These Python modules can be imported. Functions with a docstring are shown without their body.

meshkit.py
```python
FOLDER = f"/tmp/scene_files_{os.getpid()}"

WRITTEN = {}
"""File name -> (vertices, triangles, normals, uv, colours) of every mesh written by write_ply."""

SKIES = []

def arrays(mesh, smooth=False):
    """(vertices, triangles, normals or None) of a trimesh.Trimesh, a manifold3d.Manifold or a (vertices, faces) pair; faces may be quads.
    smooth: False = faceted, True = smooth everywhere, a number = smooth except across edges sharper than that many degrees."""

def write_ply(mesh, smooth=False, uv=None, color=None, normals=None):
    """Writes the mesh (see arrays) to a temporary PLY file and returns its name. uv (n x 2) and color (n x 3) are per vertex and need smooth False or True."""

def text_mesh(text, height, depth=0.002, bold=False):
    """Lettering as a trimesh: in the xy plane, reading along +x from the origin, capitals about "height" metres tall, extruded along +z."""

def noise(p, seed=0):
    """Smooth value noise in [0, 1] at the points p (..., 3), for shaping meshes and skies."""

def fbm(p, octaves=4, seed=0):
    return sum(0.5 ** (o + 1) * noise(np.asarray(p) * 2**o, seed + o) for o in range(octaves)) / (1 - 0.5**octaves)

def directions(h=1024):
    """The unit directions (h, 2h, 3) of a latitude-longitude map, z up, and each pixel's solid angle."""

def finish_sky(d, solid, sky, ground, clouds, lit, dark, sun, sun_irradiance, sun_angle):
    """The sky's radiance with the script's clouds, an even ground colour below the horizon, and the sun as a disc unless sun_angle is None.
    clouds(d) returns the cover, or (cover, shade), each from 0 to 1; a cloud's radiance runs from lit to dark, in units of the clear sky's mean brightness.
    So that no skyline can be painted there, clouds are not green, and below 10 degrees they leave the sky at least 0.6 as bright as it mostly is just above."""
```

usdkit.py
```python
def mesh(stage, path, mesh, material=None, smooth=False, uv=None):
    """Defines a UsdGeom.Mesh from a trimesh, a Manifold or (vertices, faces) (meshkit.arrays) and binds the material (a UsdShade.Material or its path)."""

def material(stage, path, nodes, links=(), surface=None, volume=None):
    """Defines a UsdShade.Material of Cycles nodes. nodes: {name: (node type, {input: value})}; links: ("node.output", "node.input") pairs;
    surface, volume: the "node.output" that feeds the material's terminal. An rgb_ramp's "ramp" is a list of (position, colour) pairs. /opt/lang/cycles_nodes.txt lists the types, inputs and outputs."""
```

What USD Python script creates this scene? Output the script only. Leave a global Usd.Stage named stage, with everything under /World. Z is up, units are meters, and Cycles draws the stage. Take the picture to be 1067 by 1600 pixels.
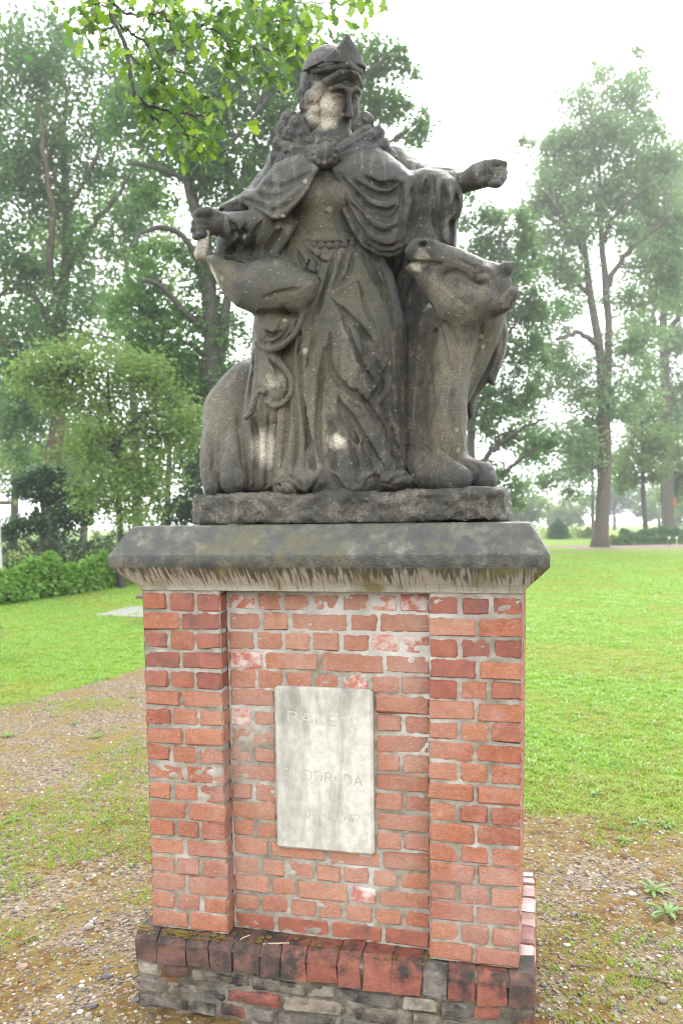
import math, random, numpy as np, trimesh, usdkit, meshkit, manifold3d
from pxr import Usd, UsdGeom, UsdLux, UsdShade, Gf, Sdf, Vt
from shapely.geometry import Polygon
PI = math.pi
random.seed(7)
rng = np.random.default_rng(7)
stage = Usd.Stage.CreateInMemory()
UsdGeom.SetStageUpAxis(stage, 'Z')
UsdGeom.SetStageMetersPerUnit(stage, 1.0)
UsdGeom.Xform.Define(stage, '/World')
UsdGeom.Scope.Define(stage, '/World/Looks')

# ---------------------------------------------------------------- camera, sky, sun, exposure
EXPOSURE = 1.75
HAZE = 0.0008
CAM_POS = np.array([0.634, -2.319, 1.591])
YAW, PITCH, ROLL = 0.2409, 0.0905, -0.0109
FOCAL, CX, CY = 1239.4, 533.5, 933.1          # focal length and principal point on the 1067 x 1600 plate
_c, _s = math.cos(YAW), math.sin(YAW)
_r, _f, _u = np.array([_c, _s, 0]), np.array([-_s, _c, 0]), np.array([0, 0, 1.0])
FWD = _f * math.cos(PITCH) - _u * math.sin(PITCH)
_up = _u * math.cos(PITCH) + _f * math.sin(PITCH)
RIGHT = _r * math.cos(ROLL) + _up * math.sin(ROLL)
UP = _up * math.cos(ROLL) - _r * math.sin(ROLL)
cam = UsdGeom.Camera.Define(stage, '/World/camera')
cam.CreateHorizontalApertureAttr(36.0)
cam.CreateVerticalApertureAttr(54.0)
cam.CreateFocalLengthAttr(36.0 * FOCAL / 1067)
cam.CreateVerticalApertureOffsetAttr(36.0 / 1067 * (CY - 800))
cam.CreateClippingRangeAttr(Gf.Vec2f(0.05, 5000))
cam.CreateFStopAttr(5.6)
cam.CreateFocusDistanceAttr(2.55)
cam.CreateExposureAttr(EXPOSURE)
m = Gf.Matrix4d(*RIGHT, 0, *UP, 0, *(-FWD), 0, *CAM_POS, 1)
cam.AddTransformOp().Set(m)

SUN_EL, SUN_AZ = math.radians(46), None
sun_h = FWD * 1.0 + RIGHT * 0.30
SUN_ROT = math.atan2(sun_h[0], sun_h[1])
SUN_DIR = np.array([math.sin(SUN_ROT) * math.cos(SUN_EL), math.cos(SUN_ROT) * math.cos(SUN_EL), math.sin(SUN_EL)])
dome = UsdLux.DomeLight.Define(stage, '/World/sky')
dome.CreateIntensityAttr(1.0)
sky_m = usdkit.material(stage, '/World/Looks/overcast_sky', {
    'sky': ('sky_texture', {'sky_type': 'single_scattering', 'sun_disc': False, 'sun_elevation': SUN_EL, 'sun_rotation': SUN_ROT, 'air_density': 1.0, 'aerosol_density': 3.0}),
    'co': ('texture_coordinate', {}),
    'cl': ('noise_texture', {'scale': 2.2, 'detail': 4.0, 'roughness': 0.55}),
    'ra': ('rgb_ramp', {'ramp': [(0.3, (8.6, 9.0, 9.5)), (0.7, (11.0, 11.2, 11.4))]}),
    'mx': ('mix_color', {'fac': 0.93, 'use_clamp': False}),
    'bg': ('background_shader', {'strength': 0.12})},
    [('co.generated', 'cl.vector'), ('cl.fac', 'ra.fac'), ('sky.color', 'mx.a'), ('ra.color', 'mx.b'), ('mx.result', 'bg.color')], surface='bg.background')
UsdShade.MaterialBindingAPI.Apply(dome.GetPrim()).Bind(sky_m)
dome.GetPrim().SetCustomDataByKey('kind', 'structure')
sun = UsdLux.DistantLight.Define(stage, '/World/sun')
sun.CreateIntensityAttr(0.40)
sun.CreateAngleAttr(25.0)
sun.CreateNormalizeAttr(True)
sun.CreateColorAttr(Gf.Vec3f(1.0, 0.96, 0.9))
_z = SUN_DIR; _x = np.cross([0, 0, 1.0], _z); _x /= np.linalg.norm(_x); _y = np.cross(_z, _x)
sun.AddTransformOp().Set(Gf.Matrix4d(*_x, 0, *_y, 0, *_z, 0, 0, 0, 40, 1))

# ---------------------------------------------------------------- helpers
def ray(px, py):
    d = FWD + RIGHT * ((px - CX) / FOCAL) + UP * ((CY - py) / FOCAL)
    return d
def at(px, py, y):
    """the point of the vertical plane Y = y that stands at plate position px, py"""
    d = ray(px, py)
    return CAM_POS + d * ((y - CAM_POS[1]) / d[1])
def far(px, py, dist):
    """the point dist metres ahead of the camera's place along the view"""
    d = ray(px, py)
    return CAM_POS + d * dist
def ground_at(px, py):
    d = ray(px, py)
    return CAM_POS + d * (-CAM_POS[2] / d[2])

used = {}
def numbered(path):
    n = used.get(path, 0)
    used[path] = n + 1
    return path if n == 0 else '%s_%03d' % (path, n)
def _data(p, label=None, cat=None, group=None, kind=None):
    for k, v in (('label', label), ('category', cat), ('group', group), ('kind', kind)):
        if v: p.SetCustomDataByKey(k, v)
    return p
def thing(name, label=None, cat=None, loc=(0, 0, 0), rz=0.0, group=None, scale=1.0):
    x = UsdGeom.Xform.Define(stage, numbered('/World/' + name))
    x.AddTranslateOp().Set(Gf.Vec3d(*map(float, loc)))
    if rz: x.AddRotateZOp().Set(math.degrees(rz))
    if scale != 1.0: x.AddScaleOp().Set(Gf.Vec3f(scale, scale, scale))
    return _data(x.GetPrim(), label, cat, group)
def obj(name, mesh, mat, parent=None, smooth=False, label=None, cat=None, group=None, kind=None):
    base = '/World' if parent is None else str(parent.GetPath())
    g = usdkit.mesh(stage, numbered(base + '/' + name), mesh, mat, smooth)
    return _data(g.GetPrim(), label, cat, group, kind)
def copy_of(src, name, loc, rz=0.0, scale=1.0, label=None):
    x = UsdGeom.Xform.Define(stage, numbered('/World/' + name))
    p = x.GetPrim()
    p.GetReferences().AddInternalReference(src.GetPath())
    p.SetInstanceable(True)
    x.ClearXformOpOrder()
    x.AddTranslateOp(opSuffix='c').Set(Gf.Vec3d(*map(float, loc)))
    x.AddRotateZOp(opSuffix='c').Set(math.degrees(rz))
    x.AddScaleOp(opSuffix='c').Set(Gf.Vec3f(scale, scale, scale))
    if label: p.SetCustomDataByKey('label', label)
    return p
def scatter(name, protos, pos, rot, scl, parent=None, label=None, cat=None, which=None, kind='stuff'):
    """one PointInstancer of small alike pieces; rot in radians about z"""
    base = '/World' if parent is None else str(parent.GetPath())
    pi = UsdGeom.PointInstancer.Define(stage, numbered(base + '/' + name))
    rel = pi.CreatePrototypesRel()
    for k, (mesh, mat, smooth) in enumerate(protos):
        g = usdkit.mesh(stage, '%s/piece_%03d' % (pi.GetPath(), k), mesh, mat, smooth)
        rel.AddTarget(g.GetPath())
    n = len(pos)
    which = np.asarray(which if which is not None else rng.integers(0, len(protos), n), np.int32)
    pi.CreateProtoIndicesAttr(Vt.IntArray.FromNumpy(which))
    pi.CreatePositionsAttr(Vt.Vec3fArray.FromNumpy(np.asarray(pos, np.float32)))
    h = np.asarray(rot) / 2
    q = np.zeros((n, 4)); q[:, 0] = np.cos(h); q[:, 3] = np.sin(h)
    pi.CreateOrientationsAttr(Vt.QuathArray([Gf.Quath(float(a[0]), 0.0, 0.0, float(a[3])) for a in q]))
    s = np.asarray(scl, np.float32)
    if s.ndim == 1: s = np.repeat(s[:, None], 3, 1)
    pi.CreateScalesAttr(Vt.Vec3fArray.FromNumpy(np.ascontiguousarray(s)))
    return _data(pi.GetPrim(), label, cat, None, kind)
def cat_mesh(parts):
    vs, fs, n = [], [], 0
    for v, f in parts:
        vs.append(np.asarray(v, float)); fs.append(np.asarray(f) + n); n += len(v)
    return np.vstack(vs), np.vstack(fs)
def tube(pts, rad, sides=8, seed=0, rough=0.0):
    """tapered tube along a polyline, closed at both ends"""
    P = np.asarray(pts, float); R = np.broadcast_to(np.asarray(rad, float), (len(P),))
    T = np.gradient(P, axis=0); T /= np.maximum(np.linalg.norm(T, axis=1, keepdims=True), 1e-9)
    a = np.array([0.31, 0.87, 0.38]); U = np.cross(T, a); U /= np.maximum(np.linalg.norm(U, axis=1, keepdims=True), 1e-9)
    W = np.cross(T, U)
    th = np.arange(sides) * 2 * PI / sides
    ring = U[:, None] * np.cos(th)[None, :, None] + W[:, None] * np.sin(th)[None, :, None]
    rr = R[:, None] * np.ones(sides)
    if rough:
        r_ = np.random.default_rng(seed)
        rr = rr * (1 + rough * (meshkit.noise(np.stack(np.broadcast_arrays(np.cos(th)[None] * 1.5, np.sin(th)[None] * 1.5, np.arange(len(P))[:, None] * .35 + seed), -1)) - .5) * 2)
    V = (P[:, None] + ring * rr[..., None]).reshape(-1, 3)
    i = np.arange(len(P) - 1)[:, None] * sides; j = np.arange(sides)[None]; k = (j + 1) % sides
    q = np.stack(np.broadcast_arrays(i + j, i + k, i + sides + k, i + sides + j), -1).reshape(-1, 4)
    f = np.vstack([q[:, [0, 2, 1]], q[:, [0, 3, 2]]])
    n = len(V); V = np.vstack([V, P[0], P[-1]])
    c0 = np.stack([np.full(sides, n), j[0], k[0]], 1); b = (len(P) - 1) * sides
    c1 = np.stack([np.full(sides, n + 1), b + k[0], b + j[0]], 1)
    return V, np.vstack([f, c0, c1])
def spline(pts, n=24):
    """smooth curve through the points (Catmull-Rom)"""
    P = np.asarray(pts, float)
    P = np.vstack([2 * P[0] - P[1], P, 2 * P[-1] - P[-2]])
    t = np.linspace(0, len(P) - 3 - 1e-6, n); i = t.astype(int); u = (t - i)[:, None]
    a, b, c, d = P[i], P[i + 1], P[i + 2], P[i + 3]
    return .5 * (2 * b + (c - a) * u + (2 * a - 5 * b + 4 * c - d) * u ** 2 + (3 * b - a - 3 * c + d) * u ** 3)
def chamfer_box(x0, x1, y0, y1, z0, z1, b, jit=0.0, r_=None):
    """box with chamfered edges: 44 triangles"""
    c = np.array([(x0 + x1) / 2, (y0 + y1) / 2, (z0 + z1) / 2]); h = np.array([x1 - x0, y1 - y0, z1 - z0]) / 2
    v = []
    for sx in (-1, 1):
        for sy in (-1, 1):
            for sz in (-1, 1):
                s = np.array([sx, sy, sz])
                for ax in range(3):
                    p = s * (h - b); p[ax] = s[ax] * h[ax]
                    v.append(p)
    v = np.array(v)
    hull = trimesh.convex.convex_hull(v) if not hasattr(chamfer_box, 'f') else None
    if hull is not None:
        order = [int(np.argmin(np.abs(hull.vertices - p).sum(1))) for p in v]
        inv = {o: i for i, o in enumerate(order)}
        chamfer_box.f = np.array([[inv[a] for a in t] for t in hull.faces])
    if jit: v = v + (r_ or rng).normal(0, jit, v.shape)
    return v + c, chamfer_box.f
def box(x0, x1, y0, y1, z0, z1):
    b = trimesh.creation.box([x1 - x0, y1 - y0, z1 - z0]); b.apply_translation([(x0 + x1) / 2, (y0 + y1) / 2, (z0 + z1) / 2])
    return np.array(b.vertices), np.array(b.faces)
def grid_sheet(o, u, v, nu, nv, f=None):
    """sheet of nu x nv quads from o along u and v"""
    a, b = np.meshgrid(np.linspace(0, 1, nu + 1), np.linspace(0, 1, nv + 1), indexing='ij')
    P = np.asarray(o)[None, None] + a[..., None] * np.asarray(u) + b[..., None] * np.asarray(v)
    if f is not None: P = f(P)
    i = np.arange((nu + 1) * (nv + 1)).reshape(nu + 1, nv + 1)
    q = np.stack([i[:-1, :-1], i[1:, :-1], i[1:, 1:], i[:-1, 1:]], -1).reshape(-1, 4)
    return P.reshape(-1, 3), np.vstack([q[:, [0, 1, 2]], q[:, [0, 2, 3]]])
# ---------------------------------------------------------------- materials
TONE, LEAF = 0.70, 0.86
def mat(name, nodes, links, surface='p.BSDF', volume=None, tone=None):
    tone = TONE if tone is None else tone
    for k, (kind, inp) in nodes.items():
        if kind == 'rgb_ramp': inp['ramp'] = [(q, tuple(x * tone for x in c)) for q, c in inp['ramp']]
        if kind == 'mix_color' and 'b' in inp: inp['b'] = tuple(x * tone for x in inp['b'])
    return usdkit.material(stage, '/World/Looks/' + name, nodes, links, surface, volume)
def ramped(name, ramp, scale=6.0, detail=6.0, rough=0.65, gloss=0.7, bump=0.3, bscale=60.0, bdist=0.004, spec=0.4, spots=None, spot_scale=20.0, spot_at=(0.16, 0.2), stain=None, stain_scale=2.0, stain_at=(0.5, 0.65), coord='position', distortion=0.0, extra_bump=None, gloss_var=0.0, bloom=None):
    """principled material: noise ramp + optional pale voronoi spots + optional stain by a second noise + fine bump"""
    N = {'g': ('geometry', {}), 'n': ('noise_texture', {'scale': scale, 'detail': detail, 'roughness': rough, 'distortion': distortion}),
         'r': ('rgb_ramp', {'ramp': ramp}), 'bn': ('noise_texture', {'scale': bscale, 'detail': 5.0, 'roughness': 0.7}),
         'b': ('bump', {'strength': bump, 'distance': bdist}), 'p': ('principled_bsdf', {'roughness': gloss, 'specular_ior_level': spec})}
    L = [('g.position', 'n.vector'), ('g.position', 'bn.vector'), ('n.fac', 'r.fac'), ('bn.fac', 'b.height'), ('b.normal', 'p.normal')]
    col = 'r.color'
    if stain:
        N['sn'] = ('noise_texture', {'scale': stain_scale, 'detail': 7.0, 'roughness': 0.7}); N['sr'] = ('map_range', {'from_min': stain_at[0], 'from_max': stain_at[1], 'clamp': True})
        N['sm'] = ('mix_color', {'b': stain})
        L += [('g.position', 'sn.vector'), ('sn.fac', 'sr.value'), ('sr.result', 'sm.fac'), (col, 'sm.a')]; col = 'sm.result'
    if spots:
        N['vd'] = ('noise_texture', {'scale': spot_scale * 1.7, 'detail': 2.0}); N['va'] = ('vector_math', {'math_type': 'multiply_add', 'vector2': (0.035, 0.035, 0.035)})
        N['v'] = ('voronoi_texture', {'scale': spot_scale}); N['vr'] = ('map_range', {'from_min': spot_at[1], 'from_max': spot_at[0], 'clamp': True})
        N['vm'] = ('mix_color', {'b': spots})
        L += [('g.position', 'vd.vector'), ('vd.color', 'va.vector1'), ('g.position', 'va.vector3'), ('va.vector', 'v.vector'), ('v.distance', 'vr.value'), ('vr.result', 'vm.fac'), (col, 'vm.a')]; col = 'vm.result'
    if bloom: col = patch_nodes(N, L, col, *bloom)
    if gloss_var:
        N['gr'] = ('map_range', {'from_min': 0.35, 'from_max': 0.65, 'to_min': gloss - gloss_var, 'to_max': gloss + gloss_var, 'clamp': True}); L += [('n.fac', 'gr.value'), ('gr.result', 'p.roughness')]
    L.append((col, 'p.base_color'))
    return mat(name, N, L)
def leafy(name, c0, c1, trans=0.45, gloss=0.45, scale=1.2, bright=None):
    """leaf: diffuse and glossy front with light passing through, tone varied leaf by leaf"""
    bright = bright or tuple(min(1, x * 1.5) for x in c1)
    N = {'g': ('geometry', {}), 'n': ('noise_texture', {'scale': scale, 'detail': 3.0}), 'm': ('mix_float', {'fac': 0.40}),
         'r': ('rgb_ramp', {'ramp': [(0.34, c0), (0.66, c1)]}), 'h': ('hsv', {'value': 1.15, 'saturation': 1.1}),
         'p': ('principled_bsdf', {'roughness': gloss, 'specular_ior_level': 0.35}), 't': ('translucent_bsdf', {}), 'x': ('mix_closure', {'fac': trans})}
    L = [('g.position', 'n.vector'), ('n.fac', 'm.a'), ('g.random_per_island', 'm.b'), ('m.result', 'r.fac'), ('r.color', 'p.base_color'), ('r.color', 'h.color'), ('h.color', 't.color'), ('p.BSDF', 'x.closure1'), ('t.BSDF', 'x.closure2')]
    return mat(name, N, L, 'x.closure', tone=LEAF)

def patch_nodes(N, L, col, patches, color, tag, ramp_w=.35, most=1.0):
    """bare or lichen-grown patches of the stone round given points"""
    last = None
    N['pn' + tag] = ('noise_texture', {'scale': 18.0, 'detail': 6.0}); N['pa' + tag] = ('vector_math', {'math_type': 'multiply_add', 'vector2': (.045, .045, .045)})
    N['ps' + tag] = ('vector_math', {'math_type': 'subtract', 'vector2': (.0225, .0225, .0225)})
    L += [('g.position', 'pn%s.vector' % tag), ('pn%s.color' % tag, 'pa%s.vector1' % tag), ('g.position', 'pa%s.vector3' % tag), ('pa%s.vector' % tag, 'ps%s.vector1' % tag)]
    for i, (c, r) in enumerate(patches):
        d, q = 'd%s%d' % (tag, i), 'q%s%d' % (tag, i)
        N[d] = ('vector_math', {'math_type': 'distance', 'vector2': tuple(map(float, c))}); N[q] = ('map_range', {'from_min': r * (1 + ramp_w), 'from_max': r * (1 - ramp_w), 'clamp': True})
        L += [('ps%s.vector' % tag, d + '.vector1'), (d + '.value', q + '.value')]
        if last is None: last = q + '.result'
        else:
            N['x' + q] = ('math', {'math_type': 'maximum'}); L += [(last, 'x%s.value1' % q), (q + '.result', 'x%s.value2' % q)]; last = 'x%s.value' % q
    N['pm' + tag] = ('mix_color', {'b': color}); N['pf' + tag] = ('math', {'math_type': 'multiply', 'value2': most}); L += [(last, 'pf%s.value1' % tag), ('pf%s.value' % tag, 'pm%s.fac' % tag), (col, 'pm%s.a' % tag)]
    return 'pm%s.result' % tag
BLOOM = ([((x, .03, z), r) for x, z, r in ((.30, 1.32, .10), (.24, 1.15, .14), (.0, 1.30, .16), (-.27, 1.28, .11), (-.28, 1.02, .12), (.27, .93, .12), (.22, .66, .10), (.05, .45, .14), (-.25, .48, .11), (-.5, .42, .10), (.5, .40, .12), (-.26, .78, .10))], (.50, .38, .32), 'z', .9, .30)
bricks_m = []
TONES = [((.34, .112, .060), (.42, .152, .082)), ((.32, .10, .054), (.40, .135, .074)), ((.36, .13, .070), (.45, .18, .10)), ((.29, .095, .058), (.37, .135, .082)), ((.34, .125, .076), (.41, .165, .105)), ((.28, .085, .050), (.36, .115, .068))]
TONES = [tuple((c[0] * .93, c[1] * .95, c[2] * .86) for c in t) for t in TONES]
for k, (a, b) in enumerate(TONES):
    bricks_m.append(ramped('red_brick_%s' % 'abcdef'[k], [(0.25, tuple(x * .8 for x in a)), (0.45, a), (0.62, b), (0.85, tuple(x * 1.1 for x in b))], scale=34.0, detail=9.0, rough=0.8, gloss=0.75, bump=0.9, bscale=120.0, bdist=0.007,
                  spots=(.52, .34, .26), spot_scale=85.0, spot_at=(0.10, 0.24), stain=(.44, .31, .26), stain_scale=5.0, stain_at=(0.50, 0.85), bloom=BLOOM))
# ---------------------------------------------------------------- ground
LAWN_L = np.array([(-30, -14), (-6.4, .6), (-3.93, 3.4), (-3.83, 5.75), (-3.3, 8.0), (0, 10.0)])
def lawn_mask(x, y):
    """above 0.5 where the lawn grows, gravel below"""
    x = np.asarray(x, float); y = np.asarray(y, float)
    n = meshkit.fbm(np.stack([x * 1.1, y * 1.1, 0 * x], -1), 4, 3) - .5
    right = np.clip((y - 1.95 - .12 * (x - .6) + n * .9) / .5 + .5, 0, 1) * (x > -.3)
    # left: beyond a line that runs from the near left to the far middle
    left = np.clip((y - (5.35 + .75 * (x + 3.9)) * (x < 40) + n * .9) / .6 + .5, 0, 1) * (x <= -.3)
    left = np.where((x > -4.6) & (x <= -.3), np.clip((y - np.interp(x, [-4.6, -3.95, -3.6, -3.0, -.3], [2.6, 3.9, 6.4, 8.2, 9.0]) + n * .8) / .6 + .5, 0, 1), np.where(x <= -4.6, np.clip((y - (2.6 + (x + 4.6) * .8) + n * .8) / .6 + .5, 0, 1), 0))
    return np.where(x > -.3, right, left)
def ground_z(x, y):
    d = np.hypot(x, y)
    return (meshkit.fbm(np.stack([x * 2.5, y * 2.5, 0 * x], -1), 3, 11) - .5) * .035 * np.clip(1.2 - d / 30, .2, 1) - .004
def sheet(xs, ys):
    X, Y = np.meshgrid(xs, ys, indexing='ij')
    P = np.stack([X, Y, ground_z(X, Y)], -1)
    i = np.arange(X.size).reshape(X.shape)
    q = np.stack([i[:-1, :-1], i[1:, :-1], i[1:, 1:], i[:-1, 1:]], -1).reshape(-1, 4)
    return P.reshape(-1, 3), np.vstack([q[:, [0, 1, 2]], q[:, [0, 2, 3]]])
def graded(lim, near, step, far_n):
    a = np.arange(-near, near + step, step)
    b = near * (lim / near) ** (np.arange(1, far_n + 1) / far_n)
    return np.concatenate([-b[::-1], a, b])
gx, gy = graded(900, 7, .07, 26), graded(900, 9, .07, 26)
GV, GF = sheet(gx, gy)
lm = lawn_mask(GV[:, 0], GV[:, 1])
lm = np.where(np.hypot(GV[:, 0], GV[:, 1]) > 60, 1.0, lm)
ground_mat = mat('earth_gravel_and_lawn_soil', {
    'g': ('geometry', {}), 'at': ('attribute', {'attribute': 'lawn'}),
    'v': ('voronoi_texture', {'scale': 70.0}), 'vr': ('rgb_ramp', {'ramp': [(0.0, (.07, .052, .034)), (.3, (.17, .13, .088)), (.55, (.27, .222, .16)), (.8, (.16, .108, .058)), (1.0, (.35, .31, .25))]}),
    'sep': ('separate_color', {'color_type': 'rgb'}),
    'n': ('noise_texture', {'scale': 2.6, 'detail': 7.0, 'roughness': 0.68}), 'nr': ('map_range', {'from_min': .46, 'from_max': .60, 'clamp': True}),
    'moss': ('mix_color', {'b': (.20, .14, .045)}),
    'ln': ('noise_texture', {'scale': 0.55, 'detail': 8.0, 'roughness': 0.7}), 'lr': ('rgb_ramp', {'ramp': [(.3, (.125, .215, .036)), (.5, (.16, .25, .043)), (.68, (.23, .25, .06))]}),
    'mix': ('mix_color', {}), 'fn': ('noise_texture', {'scale': 55.0, 'detail': 4.0}), 'b': ('bump', {'strength': .6, 'distance': .012}), 'ad': ('math', {'math_type': 'add'}),
    'p': ('principled_bsdf', {'roughness': 1.0, 'specular_ior_level': .08})},
    [('g.position', 'v.vector'), ('v.color', 'sep.color'), ('sep.r', 'vr.fac'), ('vr.color', 'moss.a'), ('g.position', 'n.vector'), ('n.fac', 'nr.value'), ('nr.result', 'moss.fac'),
     ('g.position', 'ln.vector'), ('ln.fac', 'lr.fac'), ('moss.result', 'mix.a'), ('lr.color', 'mix.b'), ('at.fac', 'mix.fac'), ('mix.result', 'p.base_color'),
     ('g.position', 'fn.vector'), ('fn.fac', 'ad.value1'), ('v.distance', 'ad.value2'), ('ad.value', 'b.height'), ('b.normal', 'p.normal')])
gp = usdkit.mesh(stage, '/World/ground', (GV, GF), ground_mat, True)
UsdGeom.PrimvarsAPI(gp).CreatePrimvar('lawn', Sdf.ValueTypeNames.FloatArray, 'vertex').Set(Vt.FloatArray.FromNumpy(lm.astype(np.float32)))
_data(gp.GetPrim(), 'flat park ground of mossy gravel giving way to mown lawn', 'ground', None, 'structure')
# ---------------------------------------------------------------- brick pedestal
ZP, ZB, HW, DEP, REC, PIER = 0.26, 1.383, 0.60, 0.66, 0.05, 0.328
pedestal = thing('brick_pedestal', 'red brick pedestal with two corner piers, recessed middle and moulded grey cap stone', 'pedestal')
mortar_m = ramped('lime_mortar', [(.28, (.13, .115, .088)), (.43, (.23, .205, .16)), (.54, (.32, .29, .24)), (.64, (.41, .385, .335)), (.75, (.52, .50, .46))], scale=9.0, detail=8.0, gloss=.85, bump=.7, bscale=170.0, bdist=.005, spec=.25, stain=(.14, .13, .085), stain_scale=4.0, stain_at=(.58, .72), bloom=([((x, .04, z), r) for x, z, r in ((.32, 1.30, .09), (.32, 1.18, .08), (.325, 1.05, .07), (.325, .92, .06), (.2, 1.33, .10), (.02, 1.34, .09), (-.3, 1.30, .07), (-.32, 1.1, .05), (.22, 1.2, .08), (-.2, 1.2, .06), (.1, .5, .06))], (.74, .72, .68), 'z', .8, .5))
dirty_mortar_m = ramped('dirty_plinth_mortar', [(.28, (.035, .03, .024)), (.42, (.08, .068, .05)), (.53, (.15, .13, .10)), (.66, (.27, .245, .195))], scale=9.0, detail=9.0, rough=.75, gloss=.85, bump=.8, bscale=150.0, bdist=.006, spec=.25, stain=(.15, .06, .015), stain_scale=5.0, stain_at=(.60, .70))
white_m = [ramped('whitewashed_brick_%s' % 'abc'[k], [(.3, a), (.47, b), (.56, (.52, .40, .36)), (.7, (.60, .53, .49))], scale=19.0, detail=9.0, rough=.8, gloss=.8, bump=.5, bscale=150.0)
           for k, (a, b) in enumerate([((.32, .09, .06), (.38, .13, .085)), ((.27, .085, .06), (.36, .14, .10)), ((.36, .13, .085), (.42, .19, .13))])]
dark_m = [ramped('damp_dark_brick_%s' % 'abc'[k], [(.3, a), (.55, b), (.8, tuple(x * 1.25 for x in b))], scale=24.0, detail=8.0, rough=.75, gloss=.5, bump=.5, bscale=150.0, stain=(.07, .045, .035), stain_scale=9.0, stain_at=(.5, .7))
          for k, (a, b) in enumerate([((.16, .052, .034), (.26, .080, .050)), ((.13, .042, .03), (.22, .068, .044)), ((.18, .062, .038), (.28, .094, .058))])]
soot_m = [ramped('%s_plinth_brick' % n, [(.3, a), (.5, b), (.62, c), (.8, d)], scale=17.0, detail=9.0, rough=.78, gloss=.72, bump=.8, bscale=110.0, bdist=.006, stain=(.022, .018, .015), stain_scale=7.5, stain_at=(.46, .60))
          for n, a, b, c, d in [('sooty', (.05, .026, .02), (.10, .05, .038), (.17, .078, .055), (.24, .14, .11)), ('red', (.13, .042, .027), (.22, .068, .042), (.28, .095, .06), (.09, .045, .033)),
                                ('pale', (.12, .09, .07), (.22, .18, .135), (.32, .28, .22), (.19, .09, .06)), ('grey', (.07, .06, .05), (.13, .11, .088), (.21, .18, .145), (.15, .07, .05))]]
brick_rng = np.random.default_rng(21)
def brick_mesh(x0, x1, y0, y1, z0, z1, b=.0062, jit=.0015):
    v, f = chamfer_box(x0, x1, y0, y1, z0, z1, b, jit, brick_rng)
    tw = brick_rng.normal(0, .0009, 3)
    c = v.mean(0); v = v + np.cross(v - c, tw * 6)
    return v, f
ROWS, CH = 18, (ZB - ZP) / 18
J = .0064                                              # joint
def lay(x0, x1, n_or_widths, z, yf, pick, depth=.1):
    """one course between x0 and x1 in given proportions"""
    w = np.array([1.0] * n_or_widths if isinstance(n_or_widths, int) else n_or_widths, float)
    w = w * (1 + brick_rng.normal(0, .035, len(w)))
    e = x0 + np.concatenate([[0], np.cumsum(w / w.sum())]) * (x1 - x0)
    for a, b in zip(e[:-1], e[1:]):
        dz = brick_rng.normal(0, .0016, 2)
        la, lb = (a if abs(a - x0) < 1e-6 else a + J / 2), (b if abs(b - x1) < 1e-6 else b - J / 2)
        la += brick_rng.uniform(0, .002); lb -= brick_rng.uniform(0, .002)
        zz0, zz1 = z + J / 2 + dz[0], z + CH - J / 2 + dz[1]
        y = yf + brick_rng.normal(0, .0014)
        obj('brick', brick_mesh(la, lb, y, y + depth, zz0, zz1), pick((la + lb) / 2, (zz0 + zz1) / 2), pedestal, 35)
def pick_pier(x, z):
    top = z > ZB - .30
    r = brick_rng.random()
    if top and r < (.75 if x < 0 else .5): return dark_m[brick_rng.integers(3)]
    if r < .06 and z < ZP + .3: return white_m[1]
    return bricks_m[brick_rng.choice([0, 1, 1, 2, 3, 5] if x > 0 else [0, 0, 1, 2, 3, 4, 5])]
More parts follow.
